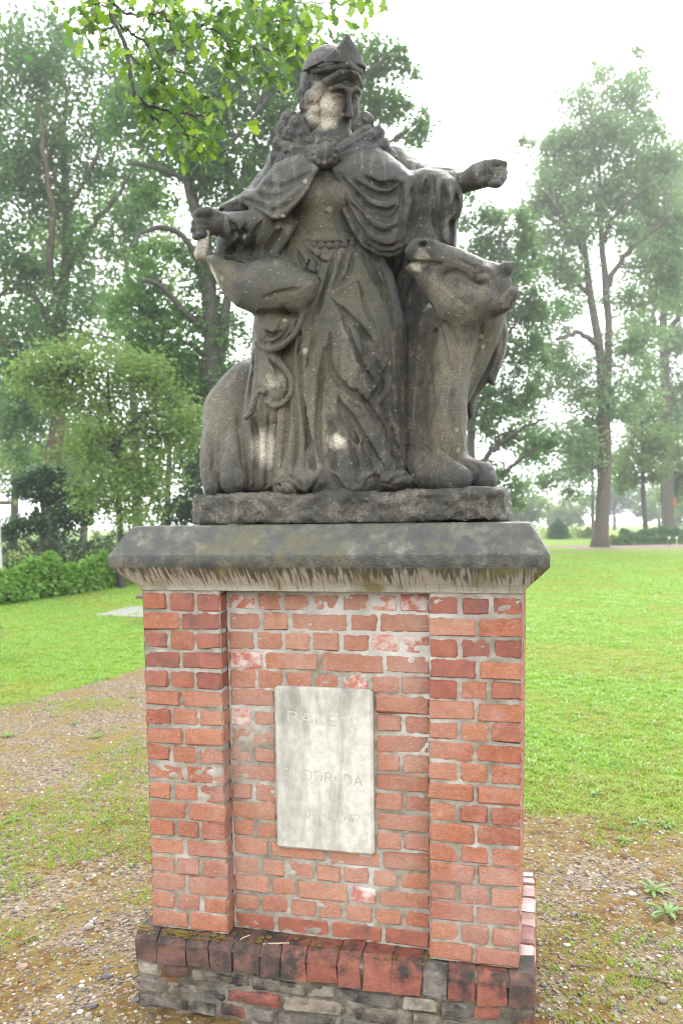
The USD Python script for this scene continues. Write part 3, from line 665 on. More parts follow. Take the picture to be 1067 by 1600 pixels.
# ---------------------------------------------------------------- statue of a crowned woman with a horse
PALE = [(at(500, 155, .245), .036), (at(505, 170, .242), .046), (at(511, 186, .258), .030), (at(445, 352, .17), .022), (at(655, 409, .08), .03), (at(526, 690, .09), .022), (at(420, 700, .2), .05), (at(432, 600, .15), .028), (at(335, 432, .14), .03)]
TAN = [(at(690, 455, .1), .07), (at(505, 680, .08), .07), (at(440, 660, .14), .19), (at(490, 650, .1), .12), (at(700, 560, .16), .13), (at(690, 680, .16), .09), (at(510, 330, .2), .07), (at(360, 660, .3), .14), (at(740, 470, .1), .09), (at(350, 450, .12), .08)]
GREEN = [(at(450, 475, .12), .10), (at(480, 560, .1), .10), (at(470, 370, .2), .10), (at(560, 450, .12), .12), (at(330, 430, .12), .07), (at(585, 750, .06), .022), (at(430, 490, .1), .08), (at(610, 800, .05), .016)]
def stone(name, gloss=.62, base=None, dots=True, patches=True, bump=1.0):
    N = {'g': ('geometry', {}), 'n': ('noise_texture', {'scale': 17.0, 'detail': 12.0, 'roughness': .82}),
         'r': ('rgb_ramp', {'ramp': base or [(.41, (.006, .0057, .0042)), (.475, (.0145, .0132, .0092)), (.53, (.030, .0268, .0178)), (.58, (.066, .057, .037)), (.64, (.155, .135, .093))]}),
         'bn': ('noise_texture', {'scale': 120.0, 'detail': 6.0, 'roughness': .8}), 'b': ('bump', {'strength': bump, 'distance': .006}), 'p': ('principled_bsdf', {'specular_ior_level': .45}),
         'gl': ('map_range', {'from_min': .40, 'from_max': .60, 'to_min': gloss - .18, 'to_max': gloss + .16, 'clamp': True}),
         'gn': ('noise_texture', {'scale': 190.0, 'detail': 4.0, 'roughness': .85}), 'gm': ('map_range', {'from_min': .36, 'from_max': .64, 'to_min': .35, 'to_max': 1.9, 'clamp': True}), 'gx': ('vector_math', {'math_type': 'scale'}),
         'sp': ('mapping', {'scale': (26.0, 20.0, 3.0)}), 'st': ('noise_texture', {'scale': 1.0, 'detail': 6.0, 'roughness': .65, 'distortion': .5}), 'sr': ('map_range', {'from_min': .54, 'from_max': .66, 'to_max': .65, 'clamp': True}), 'sm': ('mix_color', {'b': (.135, .122, .09)}),
         'bl': ('noise_texture', {'scale': 5.0, 'detail': 8.0, 'roughness': .7}), 'br': ('map_range', {'from_min': .52, 'from_max': .62, 'to_max': .85, 'clamp': True}), 'bm': ('mix_color', {'b': (.017, .0165, .014)})}
    L = [('g.position', 'n.vector'), ('n.fac', 'r.fac'), ('g.position', 'bn.vector'), ('bn.fac', 'b.height'), ('b.normal', 'p.normal'), ('n.fac', 'gl.value'), ('gl.result', 'p.roughness'), ('g.position', 'gn.vector'), ('gn.fac', 'gm.value'),
         ('g.position', 'sp.vector'), ('sp.vector', 'st.vector'), ('st.fac', 'sr.value'), ('sr.result', 'sm.fac'), ('r.color', 'sm.a'), ('g.position', 'bl.vector'), ('bl.fac', 'br.value')]
    col = 'sm.result'
    if patches:
        col = patch_nodes(N, L, col, TAN, (.135, .115, .076), 't', .8, .7)
        L += [('br.result', 'bm.fac'), (col, 'bm.a')]; col = 'bm.result'
        col = patch_nodes(N, L, col, GREEN, (.050, .046, .018), 'm', .8, .7); col = patch_nodes(N, L, col, PALE, (.46, .42, .335), 'w', .45)
    else: del N['bl'], N['br'], N['bm']; L = [l for l in L if 'bl.' not in l[0] + l[1] and 'br.' not in l[0] + l[1]]
    L += [(col, 'gx.vector1'), ('gm.result', 'gx.scale')]; col = 'gx.vector'
    if dots:
        N['v'] = ('voronoi_texture', {'scale': 15.0}); N['vw'] = ('noise_texture', {'scale': 40.0, 'detail': 4.0}); N['va'] = ('math', {'math_type': 'multiply_add', 'value2': .16}); N['vr'] = ('map_range', {'from_min': .235, 'from_max': .19, 'clamp': True}); N['vs'] = ('separate_color', {'color_type': 'rgb'}); N['vg'] = ('math', {'math_type': 'greater_than', 'value2': .80})
        N['vx'] = ('math', {'math_type': 'multiply'}); N['vm'] = ('mix_color', {'b': (.27, .265, .19)}); N['w'] = ('voronoi_texture', {'scale': 75.0}); N['wr'] = ('map_range', {'from_min': .24, 'from_max': .14, 'clamp': True}); N['ws'] = ('separate_color', {'color_type': 'rgb'})
        N['wg'] = ('math', {'math_type': 'greater_than', 'value2': .84}); N['wx'] = ('math', {'math_type': 'multiply'}); N['ad'] = ('math', {'math_type': 'maximum'}); N['af'] = ('math', {'math_type': 'multiply', 'value2': .8})
        L += [('g.position', 'v.vector'), ('g.position', 'vw.vector'), ('vw.fac', 'va.value1'), ('v.distance', 'va.value3'), ('va.value', 'vr.value'), ('v.color', 'vs.color'), ('vs.r', 'vg.value1'), ('vr.result', 'vx.value1'), ('vg.value', 'vx.value2'), ('g.position', 'w.vector'), ('w.distance', 'wr.value'), ('w.color', 'ws.color'), ('ws.r', 'wg.value1'),
              ('wr.result', 'wx.value1'), ('wg.value', 'wx.value2'), ('vx.value', 'ad.value1'), ('wx.value', 'ad.value2'), ('ad.value', 'af.value1'), ('af.value', 'vm.fac'), (col, 'vm.a')]
        col = 'vm.result'
    L.append((col, 'p.base_color'))
    return mat(name, N, L)
stone_m = stone('weathered_statue_stone')
dark_stone_m = stone('dark_damp_stone', .55, [(.40, (.006, .0058, .0046)), (.47, (.013, .0122, .0092)), (.53, (.026, .0238, .017)), (.59, (.054, .048, .034)), (.65, (.12, .106, .076))])
pale_stone_m = stone('bare_pale_stone', .75, [(.38, (.22, .20, .15)), (.5, (.34, .315, .25)), (.62, (.42, .40, .33))], dots=False, patches=False)
rock_m = stone('rough_lichen_rock', .6, [(.36, (.015, .014, .011)), (.44, (.034, .031, .023)), (.51, (.066, .06, .044)), (.57, (.12, .108, .08)), (.64, (.21, .19, .145))], bump=1.3)
statue = thing('stone_statue', 'weathered dark stone statue of a crowned cloaked woman beside a kneeling horse', 'statue')
ZT = 1.6975                                             # top of the rough base
# ---- rough base slab
B = Field((-.50, 0, 1.59), (.60, .66, 1.72), .005)
def slab_fn(P):
    q = np.abs(P - np.array([.052, .33, 1.645], np.float32)) - np.array([.470, .268, .032], np.float32)
    return np.linalg.norm(np.maximum(q, 0), axis=-1) + np.minimum(q.max(-1), 0) - .018
B.put((-.48, .03, 1.6), (.58, .62, 1.7), slab_fn)
B.rough(.020, 13.0, 2, 5); B.rough(.008, 50.0, 7, 3)
B.floor(1.5972)
obj('rock_base', B.mesh(), rock_m, statue, True)

# ---- woman: head, neck, trunk, arms and hands in one
LO, HI = (-.60, -.05, 1.67), (.72, .66, 3.2)
Wm = Field((-.52, -.02, 2.2), (.66, .55, 3.2), .0042)
HC = at(522, 149, .30)                                 # middle of the head
tocam = CAM_POS - HC; tocam /= np.linalg.norm(tocam)
hr = np.cross(UP, -tocam); hr = RIGHT - (RIGHT @ tocam) * tocam; hr /= np.linalg.norm(hr)
hu = np.cross(tocam, hr)
def turn(v, ax, a):
    return v * math.cos(a) + np.cross(ax, v) * math.sin(a) + ax * (ax @ v) * (1 - math.cos(a))
# image right is hr, image up hu, towards the camera tocam; the head looks to the right and slightly down from straight on
a = .50
hf = tocam * math.cos(a) + hr * math.sin(a); hs = hr * math.cos(a) - tocam * math.sin(a)   # hs: the head's side axis, to the right of the picture
hu2 = turn(hu, hf, -.07); hs = np.cross(hu2, hf); hs = hs / np.linalg.norm(hs)
hf2 = hf * math.cos(.10) - hu2 * math.sin(.10); hu2 = np.cross(hf2, hs); HF, HU, HS = hf2, hu2 / np.linalg.norm(hu2), hs
if HS @ hr < 0: HS = -HS
HRm = np.array([HS, HU, HF]); S = 1.0
def hp(r, u, f): return HC + (HS * r + HU * u + HF * f) * S
def he(F, p, rad, k=.015, cut=False): F.ell(hp(*p), np.array(rad) * S, HRm, k, cut)
def hc(F, pts, rad, k=.008, cut=False): F.chain([hp(*p) for p in pts], np.array(rad) * S, k, cut)
he(Wm, (0, .025, -.025), (.080, .098, .098), .01)
he(Wm, (0, -.035, .020), (.064, .082, .074), .03)
he(Wm, (0, -.092, .052), (.024, .020, .024), .03)
for s in (-1, 1):
    he(Wm, (s * .040, -.030, .055), (.024, .026, .024), .02)
hc(Wm, [(-.052, .022, .070), (-.030, .030, .084), (0, .022, .092), (.030, .030, .084), (.052, .022, .070)], [.007, .010, .009, .010, .007], .008)
for s in (-1, 1):
    he(Wm, (s * .031, .008, .098), (.023, .015, .022), .010, True)
    he(Wm, (s * .031, .001, .072), (.017, .0115, .014), .003)
    hc(Wm, [(s * .014, .003, .084), (s * .030, .011, .087), (s * .048, .002, .076)], [.003, .0042, .003], .002)
    hc(Wm, [(s * .015, -.001, .083), (s * .030, -.009, .084), (s * .046, -.001, .075)], [.002, .003, .002], .002)
hc(Wm, [(0, .024, .090), (0, -.010, .102), (0, -.042, .116)], [.008, .008, .012], .008)
for s in (-1, 1): hc(Wm, [(s * .010, -.043, .104), (s * .014, -.045, .098)], [.0075, .006], .006)
he(Wm, (0, -.052, .118), (.012, .004, .012), .004, True)
hc(Wm, [(-.024, -.064, .080), (-.008, -.058, .092), (0, -.060, .093), (.008, -.058, .092), (.024, -.064, .080)], [.003, .006, .006, .006, .003], .004)
hc(Wm, [(-.019, -.068, .082), (0, -.073, .090), (.019, -.068, .082)], [.004, .0075, .004], .004)
hc(Wm, [(-.025, -.0645, .086), (-.009, -.0645, .097), (0, -.0665, .098), (.009, -.0645, .097), (.025, -.0645, .086)], [.002] * 5, .002, True)
neck0 = hp(0, -.06, -.02)
chest = at(515, 262, .30)
Wm.chain([neck0, (neck0 + chest) / 2, chest], [.055, .053, .075], .03)
# trunk
pc(Wm, [(512, 255, .32, 52), (509, 300, .31, 64), (507, 350, .31, 62), (507, 392, .31, 64), (510, 430, .31, 70)], .03, flat=((0, 1, 0), 1.25))
pc(Wm, [(460, 262, .32, 30), (512, 250, .32, 34), (610, 262, .33, 30)], .03)
for px in (486, 530): pe(Wm, px, 306, .215, 24, 22, .04, .03)
# left arm of the picture: upper arm, forearm, hand closed round a stick
pc(Wm, [(455, 275, .31, 28), (420, 345, .25, 24), (385, 352, .18, 20), (352, 349, .14, 16), (340, 350, .13, 14)], .02)
pc(Wm, [(348, 350, .13, 14), (334, 348, .12, 17), (322, 345, .115, 16)], .012)
for i, (yy, x0, l) in enumerate([(336, 323, 15), (346, 322, 18), (356, 321, 18), (366, 321, 15)]):
    pc(Wm, [(x0 + 4, yy - 1, .125, 6), (x0 - 5, yy, .085, 6.2), (x0 - l + 1, yy + 2, .082, 6), (x0 - l - 1, yy + 3, .105, 5.4), (x0 - l + 6, yy + 4, .122, 5)], .003)
pc(Wm, [(340, 337, .11, 7.5), (326, 330, .085, 7), (313, 331, .075, 6), (305, 336, .082, 5)], .005)
# right arm of the picture: raised, hand half closed
pc(Wm, [(610, 270, .33, 28), (670, 292, .28, 26), (705, 290, .24, 20), (726, 284, .22, 13), (742, 277, .21, 15)], .02)
pc(Wm, [(728, 284, .22, 13), (748, 274, .205, 18), (764, 270, .20, 18)], .012)
for i, (dx, yy) in enumerate([(0, 262), (2, 269), (1, 276), (-4, 282)]):
    pc(Wm, [(758 + dx, yy, .215 - .012 * i, 6.5), (776 + dx, yy - 2, .20 - .012 * i, 6.6), (785 + dx, yy + 1, .185 - .012 * i, 6.2), (782 + dx, yy + 5, .165 - .01 * i, 5.6), (772 + dx, yy + 5, .16 - .01 * i, 5.2)], .003)
pc(Wm, [(744, 266, .20, 8), (758, 258, .185, 7.5), (774, 255, .175, 6.5), (788, 256, .175, 5)], .005)
# bodice relief, belt
for pts in ([(500, 288), (511, 296), (522, 288)], [(498, 302), (511, 312), (524, 302)], [(502, 320), (511, 312), (520, 320)], [(499, 334), (511, 346), (523, 334)], [(486, 355), (492, 330), (488, 305)], [(534, 355), (530, 330), (533, 305)]):
    Wm.stroke(pts, 6, ridge=True, n=12, k=.003, depth=.05)
pe(Wm, 511, 329, float(Wm.front([(511, 329)])[0, 1]) + .003, 4.5, 4.5, .012, .003)
Wm.rough(.0016, 45.0, 3, 3)
woman = obj('woman', Wm.mesh(), stone_m, statue, True)

# ---- dress: skirt with hanging folds and rippled hem
Dr = Field((-.36, -.02, 1.69), (.42, .60, 2.55), .0040)
def rings(F, lst, k=.03):
    for (y0, c0, w0, d0, r0), (y1, c1, w1, d1, r1) in zip(lst[:-1], lst[1:]):
        for t in np.linspace(0, 1, 5)[:-1]:
            yy, cc, ww, dd, rr = (q0 + (q1 - q0) * t for q0, q1 in ((y0, y1), (c0, c1), (w0, w1), (d0, d1), (r0, r1)))
            p = at(cc, yy, dd); F.ell(p, (rpx(ww, p), rr, .07), None, k)
rings(Dr, [(392, 509, 64, .31, .12), (440, 526, 88, .31, .155), (520, 540, 98, .31, .185), (600, 540, 104, .31, .205), (680, 539, 112, .31, .215), (750, 540, 118, .31, .235), (775, 541, 118, .31, .235)])
pe(Dr, 560, 560, .17, 42, 78, .07, .05, rot=.05)       # the bent knee
pe(Dr, 488, 590, .16, 24, 120, .05, .05)
pe(Dr, 455, 650, .2, 34, 110, .06, .05)
for px, py, w in ((500, 752, 18), (620, 750, 30), (560, 762, 16), (455, 760, 26)): pe(Dr, px, py, .085, w, 16, .05, .015)
FOLDS = [  # (width, ridge, points)
 (9, 1, [(511, 500), (507, 545), (513, 570), (525, 600), (557, 630), (590, 652)]), (9, 0, [(516, 520), (514, 560), (524, 590), (552, 616), (580, 632)]),
 (8, 1, [(521, 600), (528, 648), (547, 685), (566, 712), (590, 735)]), (8, 0, [(528, 620), (537, 655), (556, 685), (580, 712)]),
 (11, 0, [(507, 546), (498, 616), (497, 677), (506, 735)]), (9, 1, [(500, 560), (489, 630), (487, 690), (480, 745)]), (10, 0, [(466, 500), (471, 606), (486, 708), (492, 740)]),
 (9, 1, [(476, 545), (495, 505), (512, 470), (520, 450)]), (9, 0, [(472, 540), (490, 500), (504, 465), (512, 430)]),
 (9, 0, [(565, 511), (572, 548), (563, 588)]), (8, 1, [(574, 520), (582, 550), (576, 585)]), (9, 0, [(605, 572), (594, 606), (577, 626)]), (8, 1, [(610, 590), (602, 614), (590, 630)]),
 (9, 0, [(557, 609), (584, 648), (607, 680), (641, 730)]), (8, 1, [(550, 612), (575, 655), (600, 690), (625, 725)]), (9, 0, [(529, 627), (557, 664), (572, 690), (600, 728)]), (10, 0, [(597, 632), (610, 674), (618, 714), (644, 745)]), (8, 1, [(604, 630), (618, 670), (628, 710), (650, 750)]),
 (9, 0, [(447, 600), (449, 664), (439, 735)]), (8, 1, [(456, 600), (459, 670), (452, 735)]), (9, 0, [(434, 635), (431, 690), (424, 745)]), (8, 1, [(440, 640), (438, 690), (431, 745)]),
 (7, 0, [(526, 392), (515, 426), (498, 490)]), (7, 0, [(539, 392), (531, 426), (514, 466)]), (7, 0, [(552, 394), (545, 424), (522, 458)]), (7, 1, [(533, 394), (522, 430), (505, 480)]), (7, 1, [(546, 394), (538, 426), (517, 462)]), (9, 1, [(570, 432), (545, 446), (519, 463), (508, 480)]),
 (9, 0, [(520, 470), (550, 500), (572, 525), (590, 545)]), (8, 1, [(527, 466), (556, 492), (582, 520), (606, 555)]), (9, 0, [(568, 394), (584, 431), (600, 470), (612, 520)]), (8, 1, [(560, 398), (575, 440), (590, 485), (606, 535)]), (8, 0, [(578, 400), (592, 440), (606, 480), (615, 520)]),
 (7, 0, [(463, 392), (479, 420), (500, 440)]), (7, 1, [(470, 390), (487, 412), (508, 424)]), (7, 0, [(478, 388), (495, 405), (512, 410)]), (7, 0, [(534, 480), (545, 520), (560, 560), (584, 600)]), (7, 1, [(540, 520), (550, 560), (566, 596)]), (7, 0, [(588, 560), (596, 590), (590, 620)]), (7, 1, [(606, 640), (612, 690), (632, 735)]), (7, 0, [(496, 500), (488, 540), (478, 580)]), (7, 0, [(486, 480), (474, 520), (464, 560)]), (7, 1, [(482, 510), (470, 560), (462, 620)]), (7, 0, [(540, 640), (552, 680), (574, 716), (582, 740)]), (7, 0, [(515, 640), (517, 690), (512, 730)]), (7, 1, [(508, 640), (508, 690), (500, 735)]), (7, 0, [(478, 620), (482, 680), (474, 740)]), (7, 0, [(460, 620), (464, 690), (456, 742)]), (6, 0, [(560, 440), (572, 480), (590, 520)]), (6, 1, [(548, 450), (566, 490), (584, 526)]), (6, 0, [(500, 396), (494, 430), (482, 460)]), (6, 0, [(488, 396), (480, 420), (470, 440)]), (6, 0, [(590, 410), (604, 450), (613, 490)]), (7, 1, [(585, 650), (606, 700), (636, 740)]), (8, 0, [(545, 690), (560, 730), (562, 760)]), (8, 0, [(520, 690), (522, 730), (532, 765)])]
for w, rd, p in FOLDS: Dr.stroke(p, w * 1.15, ridge=bool(rd), n=16, y=.12, k=.004, depth=.80 if not rd else .12)
hem = [(418, 762), (432, 752), (447, 744), (458, 752), (470, 764), (484, 762), (497, 741), (512, 735), (528, 742), (538, 758), (552, 764), (566, 756), (577, 742), (590, 736), (604, 750), (615, 741), (636, 731), (648, 744), (656, 760)]
Dr.stroke(hem, 7, ridge=True, n=60, taper=False, k=.004, depth=.6); Dr.stroke([(x, y + 8) for x, y in hem], 7, n=60, taper=False, k=.005, depth=.6)
for cx_ in (455, 463, 472, 481, 490, 499, 509, 519, 529, 539, 549, 558):
    pass
Dr.rough(.0055, 1.0, 5, 3, (48, 30, 5)); Dr.rough(.0022, 60.0, 6, 4); Dr.floor(ZT - .008)
dress = obj('dress', Dr.mesh(), stone_m, woman, True)
Be = Field((-.25, .05, 2.30), (.25, .45, 2.60), .004)
for i, cx_ in enumerate(np.linspace(456, 562, 10)):
    p = Dr.front([(cx_, 383 - 5 * math.sin(PI * i / 9) + 4)], .2)[0] if False else at(cx_, 381 + 3 * math.sin(PI * i / 9), .172 + .055 * (abs(i - 4.5) / 4.5) ** 2)
    Be.ell(p, (rpx(6.2, p), .014, rpx(6.5, p)), None, .004)
    Be.ell(p + np.array([0, -.004, rpx(7, p)]), (rpx(6.2, p), .012, rpx(3, p)), None, .004)
obj('belt', Be.mesh(), stone_m, woman, True)

# ---- cloak: over both shoulders, swung round the arm on the left, falling in scrolls
Ck = Field((-.56, -.05, 1.69), (.56, .60, 2.95), .0041)
pc(Ck, [(470, 258, .36, 36), (425, 300, .32, 32), (392, 318, .24, 18), (362, 325, .19, 9)], .02)
pc(Ck, [(560, 262, .36, 40), (612, 275, .34, 38), (650, 285, .32, 28), (700, 290, .27, 24)], .025)
Ck.plate([(500, 262), (478, 303), (446, 340), (426, 343), (402, 328), (378, 314), (352, 322), (337, 334), (344, 319), (372, 305), (398, 296), (428, 255), (468, 238)], .19, .022, .02, .02, tilt=(.15, 1, -.25))
for p in ([(400, 300), (426, 306), (470, 285)], [(412, 285), (440, 290), (484, 268)], [(372, 312), (402, 318), (430, 333), (447, 335)], [(425, 330), (455, 312), (488, 272)]): Ck.stroke(p, 9, n=12, k=.008)
for p in ([(502, 263), (480, 302), (448, 340), (426, 343), (402, 328), (378, 314), (352, 322), (338, 333)],): Ck.stroke(p, 7, ridge=True, n=40, taper=False, k=.005, depth=.5)
# sleeve and swag on the left
pc(Ck, [(440, 350, .27, 34), (405, 362, .21, 30), (375, 358, .165, 25), (352, 352, .14, 18)], .02)
Ck.plate([(352, 335), (340, 372), (335, 395), (350, 408), (390, 412), (432, 404), (452, 375), (470, 345), (440, 330), (400, 330)], .22, .03, .03, .02)
Ck.plate([(320, 402), (330, 424), (345, 452), (368, 478), (400, 492), (440, 489), (472, 494), (494, 468), (500, 440), (496, 429), (470, 420), (446, 404), (420, 401), (380, 410), (350, 404), (334, 396)], .165, .03, .03, .015, bulge=.05)
for w, rd, p in [(7, 1, [(318, 398), (335, 408), (352, 403), (385, 409), (420, 401), (446, 404), (472, 419), (497, 430)]), (6, 1, [(498, 430), (501, 452), (490, 474), (470, 492)]), (10, 0, [(352, 398), (372, 380), (384, 350)]), (10, 0, [(392, 400), (396, 370), (410, 345)]), (8, 1, [(372, 395), (384, 370), (394, 345)]),
                 (9, 0, [(415, 396), (425, 375), (440, 355)]), (5, 0, [(410, 466), (440, 455), (475, 450)]), (8, 1, [(420, 482), (448, 470), (478, 462)]), (8, 1, [(362, 420), (368, 440), (378, 455)]), (8, 0, [(360, 372), (372, 362), (388, 362)]), (7, 0, [(357, 345), (364, 355), (362, 370)]), (8, 0, [(440, 480), (452, 490), (462, 494)]), (6, 0, [(366, 350), (378, 372), (372, 396)]), (6, 1, [(402, 350), (404, 375), (398, 398)])]:
    Ck.stroke(p, w, ridge=bool(rd), n=18, k=.004, depth=.80 if not rd else .12)
# scrolls of the falling hem
Ck.plate([(398, 488), (474, 490), (466, 516), (446, 540), (420, 548), (400, 536), (394, 512)], .165, .03, .03, .015, bulge=.03)
pc(Ck, [(476, 484, .12, 4), (464, 515, .115, 5), (444, 538, .115, 5), (420, 546, .125, 5), (402, 536, .14, 5)], .010, n=20)
Ck.plate([(404, 540), (436, 548), (456, 582), (456, 612), (440, 634), (418, 632), (404, 600)], .17, .03, .03, .015, bulge=.02)
pc(Ck, [(430, 500, .17, 22), (425, 530, .19, 22), (415, 560, .2, 22)], .02)
pc(Ck, [(420, 552, .14, 4), (446, 575, .13, 5), (457, 602, .125, 5), (447, 626, .125, 5), (430, 634, .13, 4), (416, 628, .13, 4)], .01, n=24)
for q in ([(440, 500), (430, 520), (412, 528)], [(456, 500), (444, 524), (424, 538)], [(420, 560), (434, 584), (432, 612)]): Ck.stroke(q, 6, n=12, k=.004, depth=.5)
pc(Ck, [(412, 570, .19, 18), (430, 600, .18, 22), (432, 650, .18, 20)], .02)
pc(Ck, [(384, 652, .17, 4), (392, 644, .15, 5), (398, 626, .145, 5), (404, 612, .145, 4), (414, 612, .14, 4)], .010, n=16)
Ck.plate([(398, 490), (440, 500), (456, 540), (452, 600), (440, 640), (452, 768), (380, 768), (376, 660), (392, 560)], .25, .06, .05, .03)
for w, rd, p in [(10, 0, [(392, 640), (402, 700), (396, 764)]), (9, 1, [(404, 640), (412, 700), (406, 764)]), (9, 0, [(418, 640), (420, 700), (414, 764)]), (8, 1, [(428, 640), (430, 700), (424, 764)]), (8, 0, [(420, 560), (436, 580), (442, 605)]), (9, 0, [(398, 540), (394, 580), (388, 630)]), (8, 0, [(442, 515), (428, 524), (415, 518)]), (7, 0, [(414, 590), (418, 610), (412, 630)])]:
    Ck.stroke(p, w, ridge=bool(rd), n=14, k=.004, depth=.80 if not rd else .12)
# right half over the breast and the wide sleeve
Ck.plate([(514, 262), (530, 300), (552, 346), (568, 380), (590, 394), (614, 396), (632, 386), (640, 372), (648, 335), (652, 300), (647, 272), (622, 250), (590, 228), (545, 240)], .225, .04, .045, .02, bulge=.025)
Ck.plate([(638, 270), (664, 261), (700, 266), (721, 282), (723, 318), (714, 350), (713, 388), (690, 384), (662, 378), (642, 388), (626, 394), (630, 340)], .24, .045, .03, .02)
pe(Ck, 700, 312, .2, 22, 34, .045, .02)
for w, rd, p in [(11, 0, [(535, 278), (563, 312), (586, 333), (610, 341), (624, 322)]), (9, 1, [(543, 274), (570, 304), (592, 322), (612, 326), (628, 310)]), (10, 0, [(552, 282), (584, 303), (610, 304), (630, 287)]), (8, 1, [(545, 292), (575, 326), (600, 344), (622, 340)]), (8, 0, [(568, 274), (594, 288), (622, 282)]),
                 (9, 0, [(548, 318), (575, 350), (600, 362), (622, 352)]), (7, 1, [(515, 268), (531, 312), (552, 355), (569, 382), (592, 395), (616, 396), (634, 386)]), (7, 0, [(523, 272), (540, 314), (560, 352), (576, 374), (594, 384), (614, 385), (628, 376)]), (9, 0, [(626, 285), (628, 331), (624, 380)]),
                 (9, 1, [(634, 280), (637, 330), (632, 378)]), (10, 0, [(645, 285), (645, 325), (636, 372)]), (9, 1, [(654, 275), (654, 320), (645, 370)]), (10, 0, [(665, 282), (664, 331), (648, 376)]), (9, 0, [(676, 275), (680, 340), (694, 384)]), (8, 1, [(684, 270), (688, 330), (698, 384)]), (8, 1, [(698, 275), (706, 310), (690, 350)]), (8, 0, [(690, 290), (699, 318), (690, 340)]),
                 (9, 1, [(722, 310), (711, 339), (689, 358)]), (8, 0, [(716, 296), (706, 330), (688, 346)]), (8, 0, [(704, 345), (706, 365), (703, 384)]), (9, 1, [(640, 264), (641, 310), (628, 350)]), (7, 0, [(556, 300), (580, 322), (606, 330), (620, 318)]), (7, 0, [(580, 278), (602, 292), (622, 284)]), (7, 1, [(560, 330), (590, 354), (616, 356)]), (6, 0, [(655, 290), (656, 330), (646, 366)]), (6, 0, [(690, 280), (694, 310), (688, 336)]), (6, 0, [(712, 300), (714, 330), (702, 352)]), (6, 1, [(672, 300), (672, 340), (662, 372)])]:
    Ck.stroke(p, w, ridge=bool(rd), n=18, k=.004, depth=.80 if not rd else .12)
Ck.plate([(430, 300), (664, 300), (655, 410), (688, 480), (668, 560), (640, 690), (420, 700), (438, 560), (444, 480), (424, 400)], .40, .045, .03, .03)
for q in ([(626, 405), (612, 440), (606, 470)], [(648, 425), (632, 460), (615, 505)], [(640, 470), (628, 510), (618, 560)]): Ck.stroke(q, 8, n=12, y=.36)
for q in ([(634, 410), (620, 445), (612, 478)], [(656, 440), (640, 475), (622, 520)]): Ck.stroke(q, 8, ridge=True, n=12, y=.36)
Ck.rough(.0045, 1.0, 9, 3, (34, 24, 9)); Ck.rough(.0022, 60.0, 8, 4); Ck.floor(ZT - .008)
cloak = obj('cloak', Ck.mesh(), dark_stone_m, woman, True)
# ---- fur collar with swags to the brooch
Co = Field((-.34, .05, 2.62), (.42, .60, 3.0), .0042)
pc(Co, [(440, 258, .32, 24), (470, 256, .27, 30), (505, 256, .25, 24)], .02)
pc(Co, [(512, 256, .25, 24), (555, 256, .27, 30), (600, 262, .31, 30), (630, 275, .35, 20)], .02)
cr = np.random.default_rng(4)
for k in range(90):                                    # tufts
    t = cr.uniform(0, 1); left = k % 3 == 0
    px, py = (cr.uniform(432, 498), cr.uniform(246, 284)) if left else (cr.uniform(520, 640), cr.uniform(240, 292) - 0)
    p = Co.front([(px, py)], .25)[0]
    if abs(Co.sample(p)) < .02: Co.chain([p, p + np.array([cr.normal(0, .008), -.004, -.022])], [.010, .005], .004)
for w, sp in ((1, [(528, 240, .215, 7), (560, 226, .225, 10), (592, 208, .25, 9)]), (1, [(528, 248, .21, 7), (565, 242, .22, 10), (600, 224, .25, 9)]), (1, [(530, 233, .22, 5), (552, 216, .235, 7), (575, 200, .26, 6)]), (1, [(490, 240, .215, 7), (462, 232, .225, 9), (436, 226, .25, 9)]), (1, [(492, 249, .21, 7), (460, 249, .22, 8), (430, 242, .26, 8)])):
    pc(Co, sp, .006, n=12)
for p in ([(532, 244), (562, 234), (592, 217)], [(534, 236), (556, 222), (580, 206)], [(488, 244), (462, 241), (434, 234)]): Co.stroke(p, 4, n=10, k=.004)
Co.rough(.008, 42.0, 11, 4)
obj('fur_collar', Co.mesh(), dark_stone_m, woman, True)
Br = Field((-.10, .05, 2.62), (.10, .40, 2.90), .0035)
bc = at(509, 239, .185)
Br.ell(bc, (.045, .022, .045), None, 0)
for i in range(12):
    a_ = i * PI / 6; q = bc + np.array([math.cos(a_) * .036, -.012, math.sin(a_) * .036]); Br.ell(q, (.008, .008, .008), None, .003)
Br.ell(bc + np.array([0, -.014, 0]), (.028, .014, .028), None, .002); Br.ell(bc + np.array([0, -.030, 0]), (.022, .006, .022), None, .002, True); Br.ell(bc + np.array([0, -.02, 0]), (.015, .010, .015), None, .003)
Br.rough(.001, 60.0, 2, 2)
obj('brooch', Br.mesh(), stone_m, woman, True)
